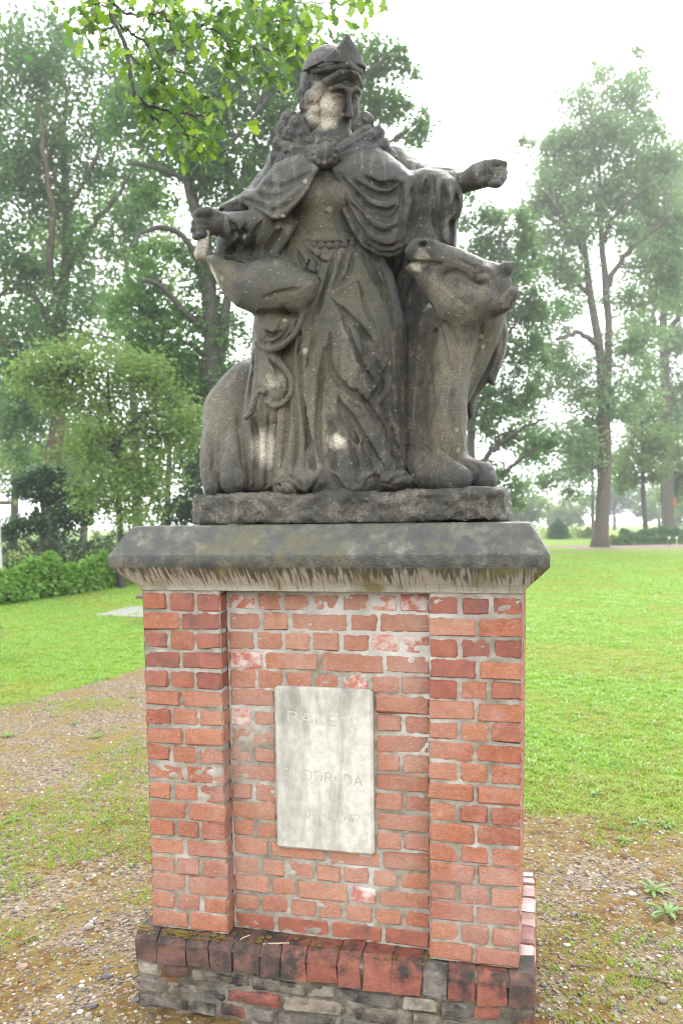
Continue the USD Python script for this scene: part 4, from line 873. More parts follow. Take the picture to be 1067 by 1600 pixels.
# ---- hair and pointed crown
Ha = Field((-.30, .03, 2.66), (.30, .62, 3.2), .0038)
he(Ha, (0, .030, -.040), (.092, .106, .104), .0)
he(Ha, (0, -.02, .095), (.066, .105, .06), .01, True)
for s in (-1, 1):                                      # waves from the parting
    for j in range(4):
        hc(Ha, [(s * .004, .075 - .008 * j, .082 - .006 * j), (s * .030, .066 - .013 * j, .078 - .008 * j), (s * .062, .040 - .012 * j, .052 - .006 * j), (s * .084, .010 - .012 * j, .012 - .006 * j)], [.006, .010, .011, .010], .004)
hair_rng = np.random.default_rng(12)
def curl(px, py, y, r):
    c = at(px, py, y); R_ = rpx(r, c); t = np.linspace(0, 4.2 * PI, 26); q = np.stack([np.cos(t) * R_ * (1 - t / 18), -t * R_ / 14, np.sin(t) * R_ * (1 - t / 18)], 1)
    ph = hair_rng.uniform(0, 6); Rz = np.array([[1, 0, 0], [0, math.cos(.3), -math.sin(.3)], [0, math.sin(.3), math.cos(.3)]])
    Ha.chain(c + q @ Rz.T, R_ * .38, .003)
    Ha.ell(c + np.array([0, .01, 0]), (R_, R_ * .8, R_), None, .004)
for px, py, y, r in ((484, 134, .26, 10), (476, 148, .27, 10), (487, 152, .24, 9), (480, 165, .26, 10), (490, 172, .26, 9), (476, 182, .28, 8), (497, 126, .24, 9), (452, 188, .28, 11), (464, 196, .26, 11), (444, 202, .28, 11), (456, 212, .26, 12), (472, 212, .25, 10), (440, 222, .28, 10), (482, 224, .24, 9), (466, 228, .245, 9),
                     (484, 193, .27, 13), (570, 190, .27, 10), (560, 199, .26, 9), (574, 200, .28, 8)): curl(px, py, y, r)
Ha.rough(.0022, 55.0, 13, 3)
obj('hair', Ha.mesh(), dark_stone_m, woman, True)
Cr = Field((-.20, .10, 2.85), (.22, .60, 3.26), .0038)
def crown_fn(P):
    q = (P - HC.astype(np.float32)) @ HRm.T.astype(np.float32); r, u, f = q[..., 0], q[..., 1] - .02, q[..., 2] + .035
    ph = np.abs(np.arctan2(r, f)); rad = np.sqrt((r / 1.0) ** 2 + (f / 1.12) ** 2)
    shell = np.abs(rad - (.097 - .34 * np.clip(u - .07, 0, 1))) - .010
    top = np.interp(ph, [0, .25, .7, 1.3, 1.9, 3.2], [.150, .122, .080, .046, .030, .02]); low = np.interp(ph, [0, .7, 1.5, 3.2], [.078, .068, .035, .03])
    return np.maximum(np.maximum(shell, u - top), low - u)
Cr.put(HC - .24, HC + .27, crown_fn)
he(Cr, (0, .040, -.045), (.087, .070, .094), .006)
hc(Cr, [(-.085, .060, .01), (-.055, .076, .058), (0, .088, .082), (.055, .076, .058), (.085, .060, .01)], [.008, .009, .010, .009, .008], .004)
for j in range(5): hc(Cr, [(-.088 + .006 * j, .055, -.02 - .02 * j), (-.070 + .006 * j, .092, -.03 - .018 * j)], [.006, .005], .004)
Cr.rough(.0016, 45.0, 6, 3)
obj('crown', Cr.mesh(), stone_m, woman, True)
St = Field((-.55, .0, 2.36), (-.30, .22, 2.62), .0035)
pc(St, [(326, 334, .115, 6.5), (321, 360, .108, 8), (316, 384, .10, 9), (313, 397, .098, 9.5)], .003)
St.rough(.002, 40.0, 4, 3)
obj('broken_stick', St.mesh(), pale_stone_m, woman, True, label='pale broken stub of a stick in the fist')
# ---- horse
Ho = Field((-.60, -.04, 1.69), (.74, .66, 2.56), .0044)
pc(Ho, [(650, 388, .125, 14), (668, 394, .13, 21), (700, 413, .15, 27), (738, 434, .185, 31), (768, 444, .215, 27)], .015)
pc(Ho, [(641, 392, .12, 8), (649, 394, .12, 9)], .010)
pc(Ho, [(643, 419, .13, 8), (656, 426, .135, 11), (676, 444, .15, 17), (706, 474, .17, 30), (738, 480, .20, 38)], .015)
pe(Ho, 728, 472, .165, 36, 36, .05, .03); pc(Ho, [(672, 412, .16, 14), (700, 440, .17, 26), (730, 460, .2, 34)], .02)
pc(Ho, [(650, 409, .165, 4), (668, 412, .16, 4)], .003)
pc(Ho, [(770, 430, .22, 14), (752, 470, .25, 44), (734, 520, .28, 47), (710, 572, .30, 47), (688, 625, .30, 42), (690, 680, .30, 40), (690, 722, .28, 44)], .04)
pe(Ho, 708, 560, .2, 28, 90, .05, .05, rot=-.12); pe(Ho, 700, 660, .2, 30, 70, .06, .05)
pe(Ho, 655, 615, .41, 56, 122, .12, .05); pe(Ho, 640, 560, .42, 44, 90, .10, .05); pe(Ho, 680, 525, .40, 44, 60, .06, .04); pe(Ho, 676, 520, .34, 30, 44, .07, .04); pc(Ho, [(650, 640, .36, 40), (662, 700, .32, 40)], .05)
pc(Ho, [(640, 640, .46, 62), (540, 660, .46, 66), (440, 670, .44, 74), (390, 690, .40, 66)], .06)
pe(Ho, 380, 690, .38, 60, 100, .16, .05, rot=.08); pe(Ho, 352, 720, .30, 34, 60, .08, .04); pc(Ho, [(430, 600, .42, 46), (392, 606, .38, 44), (362, 640, .36, 40)], .05); pc(Ho, [(330, 690, .32, 14), (326, 730, .28, 13), (332, 766, .24, 14)], .03); pc(Ho, [(372, 700, .25, 24), (366, 750, .2, 24)], .03)
pc(Ho, [(660, 720, .26, 30), (668, 748, .17, 24), (698, 746, .115, 22), (716, 750, .105, 20)], .02); pc(Ho, [(700, 722, .30, 28), (730, 738, .2, 24), (752, 744, .16, 24), (758, 750, .15, 20)], .015)
pc(Ho, [(676, 722, .16, 14), (700, 728, .12, 14), (722, 745, .10, 15)], .02)
# mouth, nostril, eye, ears, bridle
Ho.stroke([(632, 406), (650, 407), (668, 410), (680, 414), (688, 412)], 7, n=12, y=.1, depth=.9, taper=False)
Ho.stroke([(632, 402), (645, 402), (660, 404), (672, 408)], 4, ridge=True, n=10, depth=.3); Ho.stroke([(640, 413), (652, 415), (668, 416)], 4, ridge=True, n=10, depth=.3)
p = Ho.front([(661, 380)])[0]; Ho.ell(p, (.016, .020, .010), None, .006, True); Ho.chain([Ho.front([(652, 376)])[0], Ho.front([(662, 371)])[0], Ho.front([(672, 378)])[0]], .008, .008)
p = Ho.front([(754, 434)])[0]; Ho.ell(p + np.array([0, -.008, 0]), (.034, .022, .026), None, .006, True); Ho.ell(p + np.array([0, .010, 0]), (.022, .020, .017), None, .002); Ho.stroke([(734, 436), (746, 422), (760, 420), (770, 430)], 8, ridge=True, n=10, depth=.1); Ho.stroke([(738, 442), (750, 448), (766, 440)], 5, ridge=True, n=9, depth=.2)
def ear(spec, hollow):
    pc(Ho, spec, .008); pc(Ho, hollow, .004, True)
ear([(774, 438, .20, 9), (781, 427, .195, 12), (790, 420, .19, 11), (799, 414, .19, 5)], [(784, 427, .162, 6), (790, 421, .160, 6), (797, 416, .165, 3)])
ear([(774, 484, .17, 10), (788, 474, .145, 13), (799, 460, .135, 11), (806, 447, .135, 4)], [(789, 474, .112, 6), (799, 461, .108, 7), (804, 451, .11, 3)])
for w, rd, q in [(8, 1, [(692, 392), (688, 410), (692, 430), (686, 446), (674, 454)]), (8, 1, [(684, 444), (705, 464), (735, 490)]), (5, 0, [(688, 439), (710, 459), (740, 484)]), (8, 1, [(735, 490), (746, 470), (756, 452)]), (6, 0, [(716, 404), (738, 416), (752, 418)]), (7, 1, [(700, 404), (724, 416), (742, 424)]), (6, 0, [(712, 440), (716, 462), (708, 478)]), (9, 0, [(690, 500), (706, 520), (716, 550)]), (9, 1, [(672, 460), (688, 492), (696, 516)]), (10, 0, [(672, 470), (684, 500), (690, 530), (706, 590)]), (8, 0, [(690, 430), (715, 425), (740, 440)]), (6, 1, [(720, 476), (726, 482)]), (6, 1, [(727, 472), (733, 479)]),
                 (9, 0, [(710, 600), (704, 640), (712, 690)]), (9, 1, [(722, 590), (716, 650), (724, 700)]), (9, 0, [(668, 560), (676, 620), (668, 690)]), (10, 1, [(690, 500), (664, 540), (632, 570)]), (7, 1, [(705, 508), (735, 500), (755, 490)]), (5, 0, [(340, 690), (346, 720), (344, 750)]), (6, 0, [(324, 680), (332, 710), (328, 745)]), (6, 0, [(372, 640), (374, 680), (380, 730)]), (5, 0, [(736, 722), (748, 734), (740, 766)]), (8, 0, [(700, 520), (712, 560), (708, 600)]), (7, 1, [(742, 500), (738, 540), (722, 590)]), (8, 0, [(752, 505), (748, 545), (730, 590)]), (7, 0, [(668, 520), (656, 560), (640, 590)]), (7, 0, [(650, 690), (672, 706), (690, 722)]), (7, 0, [(690, 640), (682, 680), (690, 712)]), (7, 1, [(716, 610), (708, 650), (712, 690)])]:
    Ho.stroke(q, w, ridge=bool(rd), n=14, k=.005, depth=.50 if not rd else .08)
Ho.rough(.003, 16.0, 15, 3); Ho.rough(.0020, 60.0, 16, 4); Ho.floor(ZT - .008)
horse = obj('horse', Ho.mesh(), stone_m, statue, True)
Mn = Field((.28, .20, 1.85), (.72, .62, 2.50), .0045)
Mn.plate([(776, 470), (788, 488), (795, 520), (790, 550), (776, 590), (772, 604), (762, 598), (748, 616), (741, 650), (733, 656), (727, 640), (722, 610), (745, 560), (760, 510)], .36, .035, .03, .01)
for q in ([(786, 500), (786, 540), (772, 580)], [(778, 500), (770, 550), (752, 595)], [(768, 520), (756, 565), (738, 620)]): Mn.stroke(q, 6, n=10, y=.36)
Mn.rough(.002, 40.0, 3, 3)
obj('mane', Mn.mesh(), stone_m, horse, True)
# ---------------------------------------------------------------- foliage
def leaf_cloud(P, size, r_, droop=.25, flat=.5, aspect=.62):
    """folded leaf faces (two triangles each) at the points P"""
    n = len(P)
    N = r_.normal(0, 1, (n, 3)); N[:, 2] = np.abs(N[:, 2]) + flat; N /= np.linalg.norm(N, axis=1, keepdims=True)
    D = r_.normal(0, 1, (n, 3)); D[:, 2] -= droop; D -= (D * N).sum(1, keepdims=True) * N; D /= np.maximum(np.linalg.norm(D, axis=1, keepdims=True), 1e-6)
    W = np.cross(N, D); s = size * r_.uniform(.65, 1.25, n)[:, None]
    a = P; t = P + D * s; m_ = P + D * s * .45
    l = m_ + W * s * aspect / 2 + N * s * .10; q = m_ - W * s * aspect / 2 + N * s * .10
    V = np.stack([a, l, t, q], 1).reshape(-1, 3); i = np.arange(n)[:, None] * 4
    return V, np.vstack([i + np.array([[0, 2, 1]]), i + np.array([[0, 3, 2]])])
def in_blobs(blobs, dist, n, r_, depth=.8, sub=16, subr=.30, hollow=.35):
    """points of leaf clumps inside blobs (px, py, half width px, half height px, distance offset)"""
    more = []
    for b in blobs:                                    # ragged outline: smaller clumps strewn about each blob
        for _ in range(2):
            k_ = r_.uniform(.35, .75); more.append((b[0] + r_.normal(0, .62) * b[2], b[1] + r_.normal(0, .70) * b[3], b[2] * k_, b[3] * k_ * r_.uniform(.8, 1.3), (b[4] if len(b) > 4 else 0) + r_.normal(0, .5) * b[2] * dist / FOCAL))
    blobs = list(blobs) + more
    area = np.array([b[2] * b[3] for b in blobs], float); share = np.maximum((n * area / area.sum()).astype(int), 20)
    out = []
    for b, k in zip(blobs, share):
        off = b[4] if len(b) > 4 else 0.0
        d = dist + off; C = far(b[0], b[1], d); rx, rz = b[2] * d / FOCAL, max(b[3] * 1.2, b[2] * .85) * d / FOCAL; ry = min(rx, rz * 1.3) * depth
        m_ = max(5, int(sub * (b[2] * b[3] / 2500.0) ** .5))
        c = r_.normal(0, 1, (m_, 3)); c /= np.linalg.norm(c, axis=1, keepdims=True); c *= (hollow + (1 - hollow) * r_.random((m_, 1)) ** .5) * .92
        w = r_.uniform(.5, 1.6, m_); w /= w.sum(); which = r_.choice(m_, k, p=w)
        sr = subr * r_.uniform(.7, 1.5, m_)
        q = r_.normal(0, .62, (k, 3)); q *= np.array([1, 1, .8])
        p = c[which] + q * sr[which][:, None]
        out.append(C + RIGHT * p[:, :1] * rx + _f * p[:, 1:2] * ry + UP * p[:, 2:] * rz)
    P = np.vstack(out)
    return P[P[:, 2] > .05]
bark_m = ramped('grey_brown_bark', [(.3, (.055, .045, .034)), (.55, (.10, .084, .063)), (.75, (.16, .14, .105))], scale=9.0, gloss=.85, bump=.9, bscale=26.0, bdist=.03, spec=.2)
dark_bark_m = ramped('dark_wet_bark', [(.3, (.028, .024, .02)), (.6, (.06, .05, .04)), (.8, (.10, .085, .065))], scale=9.0, gloss=.7, bump=.9, bscale=26.0, bdist=.03, spec=.3)
green_bark_m = ramped('algae_green_bark', [(.3, (.045, .038, .024)), (.5, (.085, .07, .04)), (.7, (.13, .11, .058))], scale=3.0, gloss=.85, bump=.9, bscale=24.0, bdist=.03, spec=.2, stain=(.055, .042, .03), stain_scale=1.2, stain_at=(.52, .65))
oak_m = leafy('oak_leaves', (.075, .155, .04), (.205, .335, .09), .52)
oak_grey_m = leafy('greyish_oak_leaves', (.09, .17, .055), (.23, .355, .12), .52)
pale_oak_m = leafy('pale_oak_leaves', (.17, .26, .11), (.30, .41, .18), .55)
light_m = leafy('light_green_leaves', (.15, .23, .06), (.24, .34, .10), .52)
dark_leaf_m = leafy('dark_green_leaves', (.035, .08, .03), (.075, .14, .045), .38)
bright_m = leafy('bright_bramble_leaves', (.13, .26, .04), (.25, .41, .07), .5, scale=.9)
spring_m = leafy('sunlit_oak_leaves', (.13, .22, .03), (.21, .32, .05), .52, gloss=.4)
hedge_m = leafy('hedge_leaves', (.06, .12, .04), (.12, .20, .07), .42)
def tree(name, label, dist, trunk, limbs, blobs, n, size, leaf, bark=None, seed=1, group=None, sub=18, subr=.42, hollow=.25, twigs=True, depth=.8, floor_trunk=True, dens=1.0):
    """a tree: trunk and limbs as (px, py, radius px) at a distance, crown as leaf clumps in blobs"""
    r_ = np.random.default_rng(seed); bark = bark or bark_m
    b0 = far(trunk[0][0], trunk[0][1], dist)
    t = thing(name, label, 'tree', (b0[0], b0[1], 0), 0, group)
    o = np.array([b0[0], b0[1], 0.0])
    def line(sp, d0=0.0, d1=0.0, k=22):
        sp = np.array(sp, float); c = spline(sp, k); w = np.linspace(0, 1, k)
        P = np.array([far(x, y, dist + d0 + (d1 - d0) * q) for (x, y, r), q in zip(c, w)])
        return P - o, np.maximum(c[:, 2], .3) * dist / FOCAL
    P, R = line(trunk)
    if floor_trunk and P[0, 2] > -.05:
        P = np.vstack([[P[0, 0], P[0, 1], -.1], P]); R = np.concatenate([[R[0] * 1.25], R])
    R = R * (1 + .40 * np.exp(-np.maximum(P[:, 2], 0) / (R[0] * .9)))
    obj('trunk', tube(P, R, 14, seed, .22), bark, t, True)
    ends = [P]
    for i, sp in enumerate(limbs):
        q = r_.uniform(-2.6, .2) * dist / 40
        Pl, Rl = line(sp, 0, q, 16); Pl[1:-1] += r_.normal(0, .012 * dist / 10, (14, 3)); ends.append(Pl)
        obj('limb', tube(Pl, Rl, 8, seed + i, .15), bark, t, True)
    if twigs:                                          # thin boughs into each clump
        A = np.vstack(ends); tw = []
        for b in blobs:
            C = far(b[0], b[1], dist + (b[4] if len(b) > 4 else 0)) - o
            for e in range(3):
                E = C + r_.normal(0, .45, 3) * b[2] * dist / FOCAL
                low = A[A[:, 2] < E[2] + .2]; low = low if len(low) else A
                s_ = low[np.argmin(np.linalg.norm(low - E, axis=1) + r_.uniform(0, .8, len(low)))]
                L_ = np.linalg.norm(E - s_)
                mid = (s_ + E) / 2 + np.array([0, 0, .06 * L_]) + r_.normal(0, .07 * L_, 3)
                q = spline([s_, mid, E], 8); tw.append(tube(q, np.linspace(.020, .006, 8) * min(3, max(.5, L_ / 2.2)), 5))
        obj('boughs', cat_mesh(tw), bark, t, True, kind='stuff')
    Q = in_blobs(blobs, dist, int(n * dens), r_, depth, sub, subr, hollow) - o
    obj('crown', leaf_cloud(Q, size * 1.38, r_, aspect=.74), leaf, t, kind='stuff')
    return t
# left: tall oak with dark limbs
tree('oak_tree', 'tall oak on the left with algae-green trunk rising out of the brambles', 34.0,
     [(76, 872, 13), (78, 800, 12), (82, 720, 12), (92, 650, 11), (97, 560, 10), (96, 480, 9), (104, 400, 8), (106, 320, 6), (98, 230, 4), (105, 140, 2.5)],
     [[(92, 650, 6), (60, 580, 4), (20, 545, 3), (-10, 520, 2)], [(97, 560, 6), (60, 470, 4.5), (20, 450, 3.5), (-15, 470, 3)], [(98, 470, 6), (78, 420, 5.5), (82, 340, 5), (70, 250, 3), (60, 160, 2)], [(102, 430, 5), (145, 350, 4), (180, 310, 3), (205, 270, 2)], [(104, 330, 4), (80, 250, 3), (95, 190, 2)], [(106, 330, 4), (150, 250, 2.5), (160, 180, 1.5)]],
     [(30, 110, 60, 60), (95, 100, 60, 60), (150, 150, 60, 60), (40, 210, 60, 60), (110, 215, 62, 50), (175, 240, 50, 45), (20, 320, 50, 55), (80, 330, 45, 45), (150, 400, 48, 40), (20, 400, 40, 35), (60, 510, 60, 30), (140, 500, 55, 38), (205, 420, 30, 30), (195, 330, 30, 30), (20, 620, 35, 45), (-40, 260, 60, 140), (-30, 520, 50, 50), (60, 270, 60, 50), (130, 300, 55, 45), (50, 440, 50, 40), (110, 460, 50, 36), (30, 560, 50, 40), (190, 180, 50, 45), (10, 60, 45, 40), (70, 60, 45, 36), (220, 350, 35, 40), (10, 690, 40, 40), (60, 640, 40, 30)],
     66000, .145, oak_grey_m, green_bark_m, 3, dens=.62, hollow=.5)
tree('oak_tree', 'spreading oak with dark crooked limbs behind the statue, its trunk left of the skirt', 25.0,
     [(338, 850, 18), (336, 700, 17), (334, 600, 15), (330, 520, 13), (326, 440, 11), (318, 370, 10), (300, 310, 8), (285, 250, 6), (270, 190, 4)],
     [[(336, 600, 9), (352, 500, 8), (356, 440, 7), (372, 360, 5), (380, 280, 4), (400, 220, 3)], [(318, 370, 6), (290, 290, 5), (250, 262, 4), (205, 256, 2.5)], [(300, 310, 5), (330, 250, 4), (380, 200, 3), (420, 150, 2)], [(326, 450, 6), (295, 380, 4.5), (260, 355, 4), (225, 362, 3), (205, 385, 2)], [(330, 520, 6), (290, 490, 4.5), (250, 445, 4), (222, 440, 3)], [(380, 280, 4), (440, 200, 3), (520, 150, 2.5), (590, 100, 2)], [(372, 350, 4), (450, 320, 4), (560, 250, 3), (640, 200, 2)], [(334, 560, 6), (300, 540, 4), (260, 520, 3)]],
     [(240, 130, 50, 50), (300, 110, 55, 50), (350, 160, 50, 50), (300, 210, 50, 40), (400, 90, 60, 50), (440, 180, 55, 50), (390, 260, 50, 45), (500, 110, 50, 50), (560, 90, 45, 40), (600, 150, 42, 38), (640, 205, 32, 24), (560, 190, 40, 40), (420, 320, 50, 50), (330, 290, 40, 30), (235, 400, 40, 30), (270, 545, 55, 40), (230, 500, 40, 35), (380, 430, 50, 50), (300, 400, 22, 25), (620, 95, 25, 20), (230, 300, 26, 22), (360, 560, 40, 60), (300, 640, 40, 50), (660, 185, 14, 10), (210, 190, 50, 45), (270, 260, 45, 35), (340, 230, 50, 45), (450, 110, 55, 45), (400, 180, 50, 45), (230, 460, 40, 35), (280, 470, 35, 30), (250, 560, 45, 40), (330, 500, 25, 40), (300, 590, 45, 40), (400, 350, 50, 45), (350, 340, 35, 35)],
     76000, .115, oak_m, dark_bark_m, 5, dens=.62, hollow=.5)
tree('small_tree', 'light green small-leaved tree with drooping sprays before the dark oaks', 21.0,
     [(188, 850, 5), (186, 780, 4.5), (180, 700, 4), (172, 640, 3), (168, 580, 2)],
     [[(182, 720, 2.5), (160, 660, 2), (140, 640, 1.2)], [(180, 700, 2.5), (215, 650, 2), (250, 640, 1.2)], [(172, 640, 2), (150, 590, 1.6), (120, 575, 1)]],
     [(90, 575, 50, 28), (150, 565, 50, 32), (200, 600, 50, 38), (120, 620, 45, 30), (170, 665, 55, 35), (230, 680, 48, 40), (260, 640, 40, 30), (190, 730, 60, 36), (150, 770, 45, 30), (240, 740, 45, 35), (215, 795, 45, 28), (290, 680, 25, 35), (50, 590, 36, 26), (90, 620, 34, 24), (130, 700, 36, 26), (115, 560, 40, 24), (230, 590, 36, 26), (280, 650, 30, 34)],
     28000, .085, light_m, dark_bark_m, 7, sub=26, subr=.55, dens=.62, hollow=.2)
tree('young_tree', 'dark leafy sapling in front of the green-stained oak trunk', 27.0,
     [(64, 870, 3), (66, 820, 2.6), (68, 770, 2)], [[(66, 820, 1.6), (40, 800, 1)], [(67, 800, 1.6), (100, 780, 1)]],
     [(50, 765, 30, 20), (88, 770, 34, 24), (45, 815, 30, 22), (100, 815, 32, 22), (70, 740, 26, 16), (125, 790, 22, 18)], 9000, .105, dark_leaf_m, dark_bark_m, 9)
tree('dark_tree', 'dark tree with thin black stem at the left end of the statue base', 31.0,
     [(262, 840, 5), (262, 780, 4.6), (264, 720, 4), (268, 640, 3)], [[(264, 740, 2.5), (290, 690, 2)], [(265, 700, 2.5), (240, 650, 2)]],
     [(300, 640, 40, 45), (310, 720, 30, 50), (290, 790, 30, 30), (250, 590, 45, 40), (320, 590, 40, 40), (310, 810, 20, 25)], 14000, .12, dark_leaf_m, dark_bark_m, 11)
tree('oak_tree', 'paler oak behind the others on the left, seen through their gaps', 46.0, [(215, 850, 8), (214, 760, 7), (210, 660, 6.5), (205, 560, 5.5), (200, 440, 4.5), (190, 320, 3)], [[(208, 600, 4), (240, 540, 3), (270, 500, 2)], [(204, 540, 4), (170, 480, 3), (140, 450, 2)]],
     [(200, 300, 60, 50), (150, 380, 55, 45), (240, 400, 50, 45), (60, 400, 60, 50), (180, 480, 60, 45), (260, 490, 50, 40), (100, 540, 60, 45), (30, 500, 50, 50), (230, 580, 60, 40), (150, 640, 60, 40), (50, 600, 60, 45), (280, 600, 50, 50), (20, 730, 50, 40), (130, 740, 60, 40), (230, 700, 60, 50), (300, 720, 40, 50), (240, 790, 50, 30)], 42000, .21, light_m, dark_bark_m, 15, dens=.5)
for k, (px, py, h, w, dd) in enumerate([(20, 640, 130, 90, 62), (130, 690, 110, 90, 66), (-60, 560, 200, 90, 60)]):
    tree('far_tree', ['far tree low behind the post at the left edge', 'far rounded tree behind the light green small-leaved tree', 'far tree beyond the left edge of the lawn'][k], dd, [(px, 850, 6), (px + 3, 760, 5), (px, py, 3)], [], [(px, py, w * .6, h * .4), (px - w * .4, py + h * .3, w * .5, h * .4), (px + w * .4, py + h * .3, w * .5, h * .4), (px, py + h * .6, w * .7, h * .35)], 9000, .24, [light_m, oak_m, oak_grey_m][k], dark_bark_m, 20 + k, 'far trees on the left')
# right: two tall oaks in the haze and their neighbours
tree('oak_tree', 'tall forked oak on the right with pale stout trunk in a mulch bed', 50.0,
     [(938, 858, 11.5), (941, 800, 10.5), (944, 740, 10), (945, 680, 9.5), (942, 620, 8), (936, 540, 6.5), (922, 460, 5.5), (915, 400, 4.5), (905, 320, 3.2), (900, 230, 2)],
     [[(944, 660, 6), (950, 560, 6), (946, 460, 5.5), (940, 370, 4.5), (935, 290, 3), (940, 200, 2), (945, 140, 1.2)], [(936, 540, 5), (905, 520, 3.5), (870, 530, 2.5)], [(946, 450, 5), (975, 400, 4), (1010, 370, 3), (1040, 340, 2)], [(922, 460, 4), (890, 430, 3), (850, 400, 2)], [(940, 380, 4), (965, 330, 3), (1000, 300, 2)], [(915, 400, 4), (880, 340, 3), (850, 300, 2)], [(905, 320, 3), (930, 230, 2), (950, 160, 1)]],
     [(905, 165, 36, 26), (960, 150, 40, 30), (1010, 165, 36, 34), (870, 215, 40, 34), (930, 215, 45, 34), (990, 230, 50, 34), (1050, 235, 35, 36), (850, 280, 42, 32), (910, 290, 50, 30), (980, 300, 45, 32), (1045, 315, 45, 30), (830, 345, 40, 30), (890, 360, 42, 28), (1000, 380, 42, 30), (860, 420, 40, 28), (1060, 400, 30, 30), (900, 470, 35, 22), (985, 460, 38, 26), (850, 500, 34, 24), (885, 570, 42, 22), (970, 560, 38, 28), (1010, 520, 30, 24), (905, 640, 45, 24), (860, 600, 30, 24), (960, 640, 36, 24), (870, 690, 44, 26), (840, 735, 40, 26), (890, 750, 36, 22), (940, 115, 22, 14), (1000, 130, 18, 12), (900, 240, 50, 36), (960, 260, 50, 36), (1020, 280, 45, 36), (860, 320, 45, 34), (930, 330, 45, 32), (1050, 350, 40, 34), (840, 390, 40, 30), (880, 420, 40, 28), (1020, 430, 40, 30), (860, 540, 45, 30), (910, 600, 40, 26), (990, 600, 40, 28), (830, 660, 36, 26), (900, 700, 40, 22), (1050, 460, 34, 30)],
     90000, .17, pale_oak_m, bark_m, 31, sub=15, subr=.48, dens=.72, hollow=.45)
tree('oak_tree', 'tall oak with straight grey trunk close to the right edge', 78.0,
     [(1046, 838, 10), (1044, 780, 8.5), (1042, 700, 8), (1040, 620, 7.5), (1037, 540, 7), (1036, 500, 6), (1044, 420, 4), (1050, 340, 2.5)],
     [[(1037, 545, 4.5), (1022, 500, 3.5), (1015, 440, 2.5)], [(1038, 540, 4.5), (1060, 490, 4), (1080, 460, 3)], [(1040, 620, 3), (1010, 600, 2)]],
     [(1020, 420, 40, 30), (1070, 360, 45, 36), (1030, 480, 34, 24), (1075, 520, 40, 26), (1015, 570, 30, 22), (1065, 620, 36, 26), (1015, 650, 30, 24), (1090, 440, 50, 40), (1050, 260, 40, 40), (1085, 300, 40, 40), (1000, 350, 36, 34), (1040, 400, 44, 36), (1075, 460, 40, 34), (990, 500, 32, 28), (1050, 560, 40, 30), (1085, 600, 40, 40), (985, 620, 30, 24), (1040, 680, 40, 26), (1085, 700, 40, 34), (1010, 290, 36, 34)], 40000, .24, pale_oak_m, bark_m, 33, dens=.85)
tree('oak_tree', 'broad green tree just behind the horse head and mane', 33.0,
     [(745, 840, 9), (742, 780, 8), (735, 700, 7), (740, 620, 6), (745, 520, 4), (742, 420, 2.5)],
     [[(738, 740, 4.5), (775, 700, 4), (815, 670, 2.5), (850, 655, 1.5)], [(742, 780, 4), (790, 735, 3), (840, 700, 2)], [(740, 600, 4), (780, 540, 3), (810, 500, 2)], [(745, 500, 3), (770, 430, 2), (790, 380, 1.4)]],
     [(740, 365, 30, 28), (770, 400, 36, 30), (800, 460, 30, 40), (740, 450, 40, 40), (780, 530, 40, 36), (820, 560, 30, 40), (760, 600, 42, 32), (800, 640, 32, 22), (745, 665, 36, 34), (740, 740, 32, 26), (790, 690, 26, 14), (690, 560, 50, 80), (830, 620, 20, 20), (800, 770, 30, 14), (820, 400, 26, 30), (840, 480, 26, 36), (835, 700, 30, 24), (770, 340, 26, 22), (820, 340, 18, 18)], 34000, .13, oak_grey_m, dark_bark_m, 35, dens=.8)
tree('thin_tree', 'slender dark-stemmed tree between the two tall oaks on the right', 70.0, [(1009, 834, 4), (1006, 790, 3.4), (1004, 740, 3), (1003, 660, 2.4), (1000, 600, 1.6)], [[(1004, 720, 1.5), (985, 690, 1)]],
     [(1000, 690, 36, 22), (985, 720, 34, 22), (1025, 730, 30, 20), (1000, 640, 30, 22), (970, 750, 28, 16), (1030, 690, 30, 20)], 11000, .20, light_m, dark_bark_m, 37)
tree('thin_tree', 'slender dark-stemmed tree just left of the forked oak trunk', 84.0, [(926, 836, 2.6), (926, 790, 2.2), (925, 740, 2), (924, 690, 1.4)], [], [(920, 700, 32, 22), (905, 730, 34, 20), (950, 720, 26, 20)], 7000, .24, oak_m, dark_bark_m, 38)
tree('thin_tree', 'slender dark-stemmed tree close to the straight trunk at the right edge', 82.0, [(1037, 826, 2.6), (1035, 780, 2.4), (1032, 730, 2)], [], [(1050, 720, 34, 24), (1075, 690, 34, 30), (1060, 760, 30, 16), (1085, 750, 30, 30)], 8000, .24, light_m, dark_bark_m, 39)
for k, (px, py, w, h, dd, lf, lab) in enumerate([(800, 790, 60, 34, 120, light_m, 'far pale tree at the meadow edge nearest the cap stone'), (880, 800, 34, 24, 150, light_m, 'far pale rounded tree out in the hazy meadow'), (960, 775, 60, 34, 170, oak_m, 'far blue-green tree mass behind the forked trunk'), (1030, 785, 50, 34, 160, oak_m, 'far tree in the haze behind the right-hand oaks'), (1090, 770, 50, 50, 140, light_m, 'far tree beyond the right edge'), (730, 770, 50, 40, 130, oak_m, 'far tree low behind the horse knees')]):
    tree('far_tree', lab, dd, [(px, 828, 2.5), (px, py, 2)], [], [(px, py, w * .6, h * .7), (px - w * .5, py + h * .25, w * .5, h * .5), (px + w * .5, py + h * .25, w * .5, h * .5)], 6500, .42, lf, dark_bark_m, 50 + k, 'far trees beyond the meadow', twigs=False)
